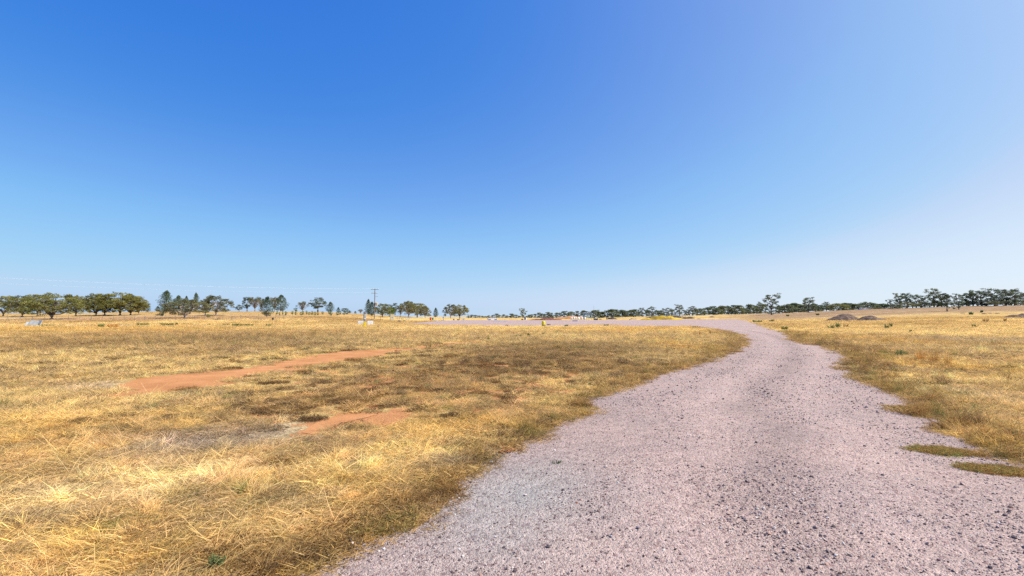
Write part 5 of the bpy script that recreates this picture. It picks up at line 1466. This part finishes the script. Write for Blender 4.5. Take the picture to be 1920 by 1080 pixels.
PL = [
 (88, 612.2, 5.5, 30, 'weed', "green weed clump just right of the broken slabs", 90), (115, 611.5, 4, 14, 'weed', "small green weed patch further right of the slabs", 40),
 (190, 614.5, 10, 16, 'weed', "tall grey-green weed left of the golden grass tuft", 60), (212, 614.8, 9, 26, 'dry_stalk', "golden dry grass tuft beside the tall weed", 110),
 (268, 610.5, 6, 26, 'weed_dark', "dark green weed clump left of the darkest one", 80), (313, 611, 6.5, 30, 'weed_dark', "darkest green weed clump below the cypresses", 110), (331, 610, 6, 6, 'weed_dark', "narrow green weed right of the darkest clump", 25),
 (392, 610.8, 4.5, 7, 'weed', "thin green weed below the round-headed acacia", 25), (445, 611.8, 6.5, 26, 'weed', "brightest green weed clump left of centre", 100), (466, 611.5, 5.5, 20, 'weed', "green weed clump right of the brightest one", 70), (424, 610.5, 4.5, 16, 'weed', "pale green weeds left of the brightest clump", 50),
 (503, 612.5, 6, 12, 'weed', "olive weed below the dark stump", 40), (803, 654, 11, 17, 'weed', "thin weed growing from the red soil strip", 26), (915.5, 640, 14, 6, 'weed', "tall slim green weed right of the red soil", 22),
 (972, 632.5, 6, 18, 'weed_dark', "low bluish green weed mat before the yard", 80), (991, 631, 9, 8, 'weed', "upright thin weed right of the low weed mat", 26), (1019, 629.5, 7, 9, 'weed_dark', "round dark green weed below the yellow drum", 50),
 (1586, 614, 9, 12, 'brown_stalk', "reddish dry weed right of the green stalk clump", 30),
 (943, 646, 5, 12, 'weed', "faint green weeds beside the tall slim one", 20), (1019, 612.2, 3.2, 8, 'weed', "green sprout round the yellow drum's foot", 30), (1062, 613, 6, 9, 'weed', "small weed on the yard's near edge right of the drum", 30), (1137, 611.5, 4, 10, 'weed_dark', "dark weed on the yard's near edge near the centre", 30),
 (1305, 615, 5, 20, 'brown_stalk', "low brown weed mat where the road opens into the yard", 60),
 (1303, 631, 14, 7, 'brown_stalk', "brown upright stalks left of the road bend, first clump", 16), (1312, 629, 12, 6, 'dry_stalk', "brown upright stalks left of the road bend, middle clump", 16), (1332, 627, 11, 5, 'brown_stalk', "brown upright stalks nearest the road bend", 14), (1329, 651, 10, 7, 'brown_stalk', "short brown stalks lower on the bend's grass bank", 14),
 (1420, 605, 6, 20, 'weed_dark', "dark green weeds at the tip of the right verge", 70), (1447, 602.5, 4, 12, 'weed_dark', "low green weeds behind the verge tip", 30), (1471, 619, 9, 16, 'weed', "grey-green round weed on the right verge", 80),
 (1558, 617, 12, 16, 'weed', "green stalky weed left of the two gravel mounds' front", 40), (1571, 615, 13, 12, 'weed', "tallest green stalky weed before the larger mound", 40), (1663, 616.5, 11, 10, 'weed', "green stalky weed before the smaller mound", 34), (1671, 614, 11, 7, 'weed', "bright green spike weed right of the stalky one", 26),
 (1477, 593, 4, 7, 'weed', "small green bush behind the right verge tip", 40), (1533, 591, 4, 8, 'weed', "small green bush on the slope right of the tallest gum", 40), (1821, 590, 6, 10, 'weed_dark', "green bush on the far right slope", 40), (1841, 586.5, 6, 7, 'weed_dark', "small pale green bush below the right grove", 30),
 (1828, 614, 7, 12, 'weed_dark', "dark leafy weed in the right field", 40), (1707, 623, 6, 7, 'weed_dark', "small bluish weed in the right field", 24), (1848, 604, 9, 14, 'brown_stalk', "reddish dry weed in the right field", 40), (1885, 602.5, 7, 8, 'brown_stalk', "rust-coloured weed below the flat edge mound", 30),
 (1690, 668, 16, 26, 'weed', "olive weed bush on the verge left of the tall dry stalks", 80), (1655, 664, 9, 22, 'weed', "low olive weeds on the verge edge", 60),
 (1727, 676, 26, 26, 'dry_stalk', "tall orange dry stalks, left clump on the right verge", 60), (1752, 682, 34, 30, 'dry_stalk', "tall orange dry stalks, middle and fullest clump", 80), (1778, 687, 38, 22, 'dry_stalk', "tall orange dry stalks, right clump with the longest stem", 44),
 (1828, 768, 16, 16, 'weed', "green weed at the road's right edge", 30), (1905, 822, 18, 18, 'weed', "leafy green weed near the right picture edge", 40), (1893, 712, 12, 12, 'brown_stalk', "brown thistle in the right field", 24),
 (950, 603 + 9.5, 5, 8, 'brown_stalk', "small orange-brown weed on the yard's near edge at left", 24), (585, 699, 7, 9, 'weed_dark', "little green weed at the red soil's lower side", 30), (1105, 724, 9, 8, 'weed', "grey-green weed near the brown verge", 24),
 (405, 1066, 30, 34, 'weed', "green wiry grass clump near the bottom edge", 60), (130, 860, 30, 8, 'brown_stalk', "thin brown stalk standing in the pale grass at left", 10),
]
for i, (px, py, h, w, m, lab, n) in enumerate(PL):
    plant("weed_plant", px, py, h, w, M[m], lab, n, 'leafy' if m in ('weed', 'weed_dark') else 'stalk', i)
plant("grass_sprig", 1043, 869, 9, 24, M['weed_dark'], "tiny green grass sprig growing alone in the gravel road", 22, 'stalk', 99, "grass sprig")

# rusty leaf litter by the left road edge, pink scrap at the verge
x, y, z = at(950, 846); mb = MB(); g = random.Random(5)
for i in range(60):
    mb.box(g.gauss(0, .07), g.gauss(0, .10), g.uniform(.008, .03), g.uniform(.015, .04), g.uniform(.01, .025), .003, rz=g.uniform(0, 6), rx=g.uniform(-.6, .6), ry=g.uniform(-.6, .6))
tag(mb.build("leaf_litter", M['redleaf'], loc=(x, y, z)), "rust-orange leaf litter patch at the left road edge", "leaf litter")
x, y, z = at(1577, 650); tag(MB().box(0, 0, .06, .16, .10, .09, rz=.4, rx=.2, bev=.015).box(.1, .02, .03, .08, .06, .04, rz=.9).build("pink_scrap", M['pinkp'], loc=(x, y, z)), "crumpled pink scrap on the right verge of the road", "litter")

# bigger single stones on the road
for i, (px, py, wpx, c, lab) in enumerate((
  (1395, 974, 9, (.20, .15, .16), "dark stone on the road right of centre near the bottom"), (1196, 992, 9, (.13, .115, .15), "blue-black stone at mid road near the bottom edge"), (1146, 1008, 9, (.33, .29, .28), "flat grey stone left of the blue-black one"), (1082, 944, 6, (.42, .13, .06), "small brick-red stone on the grey patch"),
  (1056, 920, 7, (.10, .08, .085), "black stone on the grey patch of the road"), (1041, 971, 6, (.2, .12, .13), "maroon stone below the grey patch"), (720, 1031, 7, (.72, .69, .66), "white stone by the lower left road edge"), (862, 1032, 6, (.66, .62, .6), "pale pebble on the lower left of the road"),
  (929, 1008, 6, (.62, .6, .58), "pale pebble left of road middle at the bottom"), (1760, 1052, 8, (.17, .10, .12), "dark maroon stone near the lower right corner"), (1470, 1030, 8, (.15, .11, .12), "dark stone at the bottom between road tracks"), (1616, 1002, 7, (.14, .11, .12), "dark stone at lower right, above the maroon one"), (1655, 892, 7, (.12, .10, .11), "dark stone left of the lower grass island"))):
    x, y, z = at(px, py); o = rock("road_stone", 900 + i, simple("stone_%s" % chr(97 + i), c, .85, 0, .25, 60), .65); COL.objects.link(o)
    s = W(wpx, y) * .5; o.location = (x, y, z + .004 + s * .35); o.scale = (s, s * .8, s * .8); o.rotation_euler = (0, 0, i); tag(o, lab, "stone")
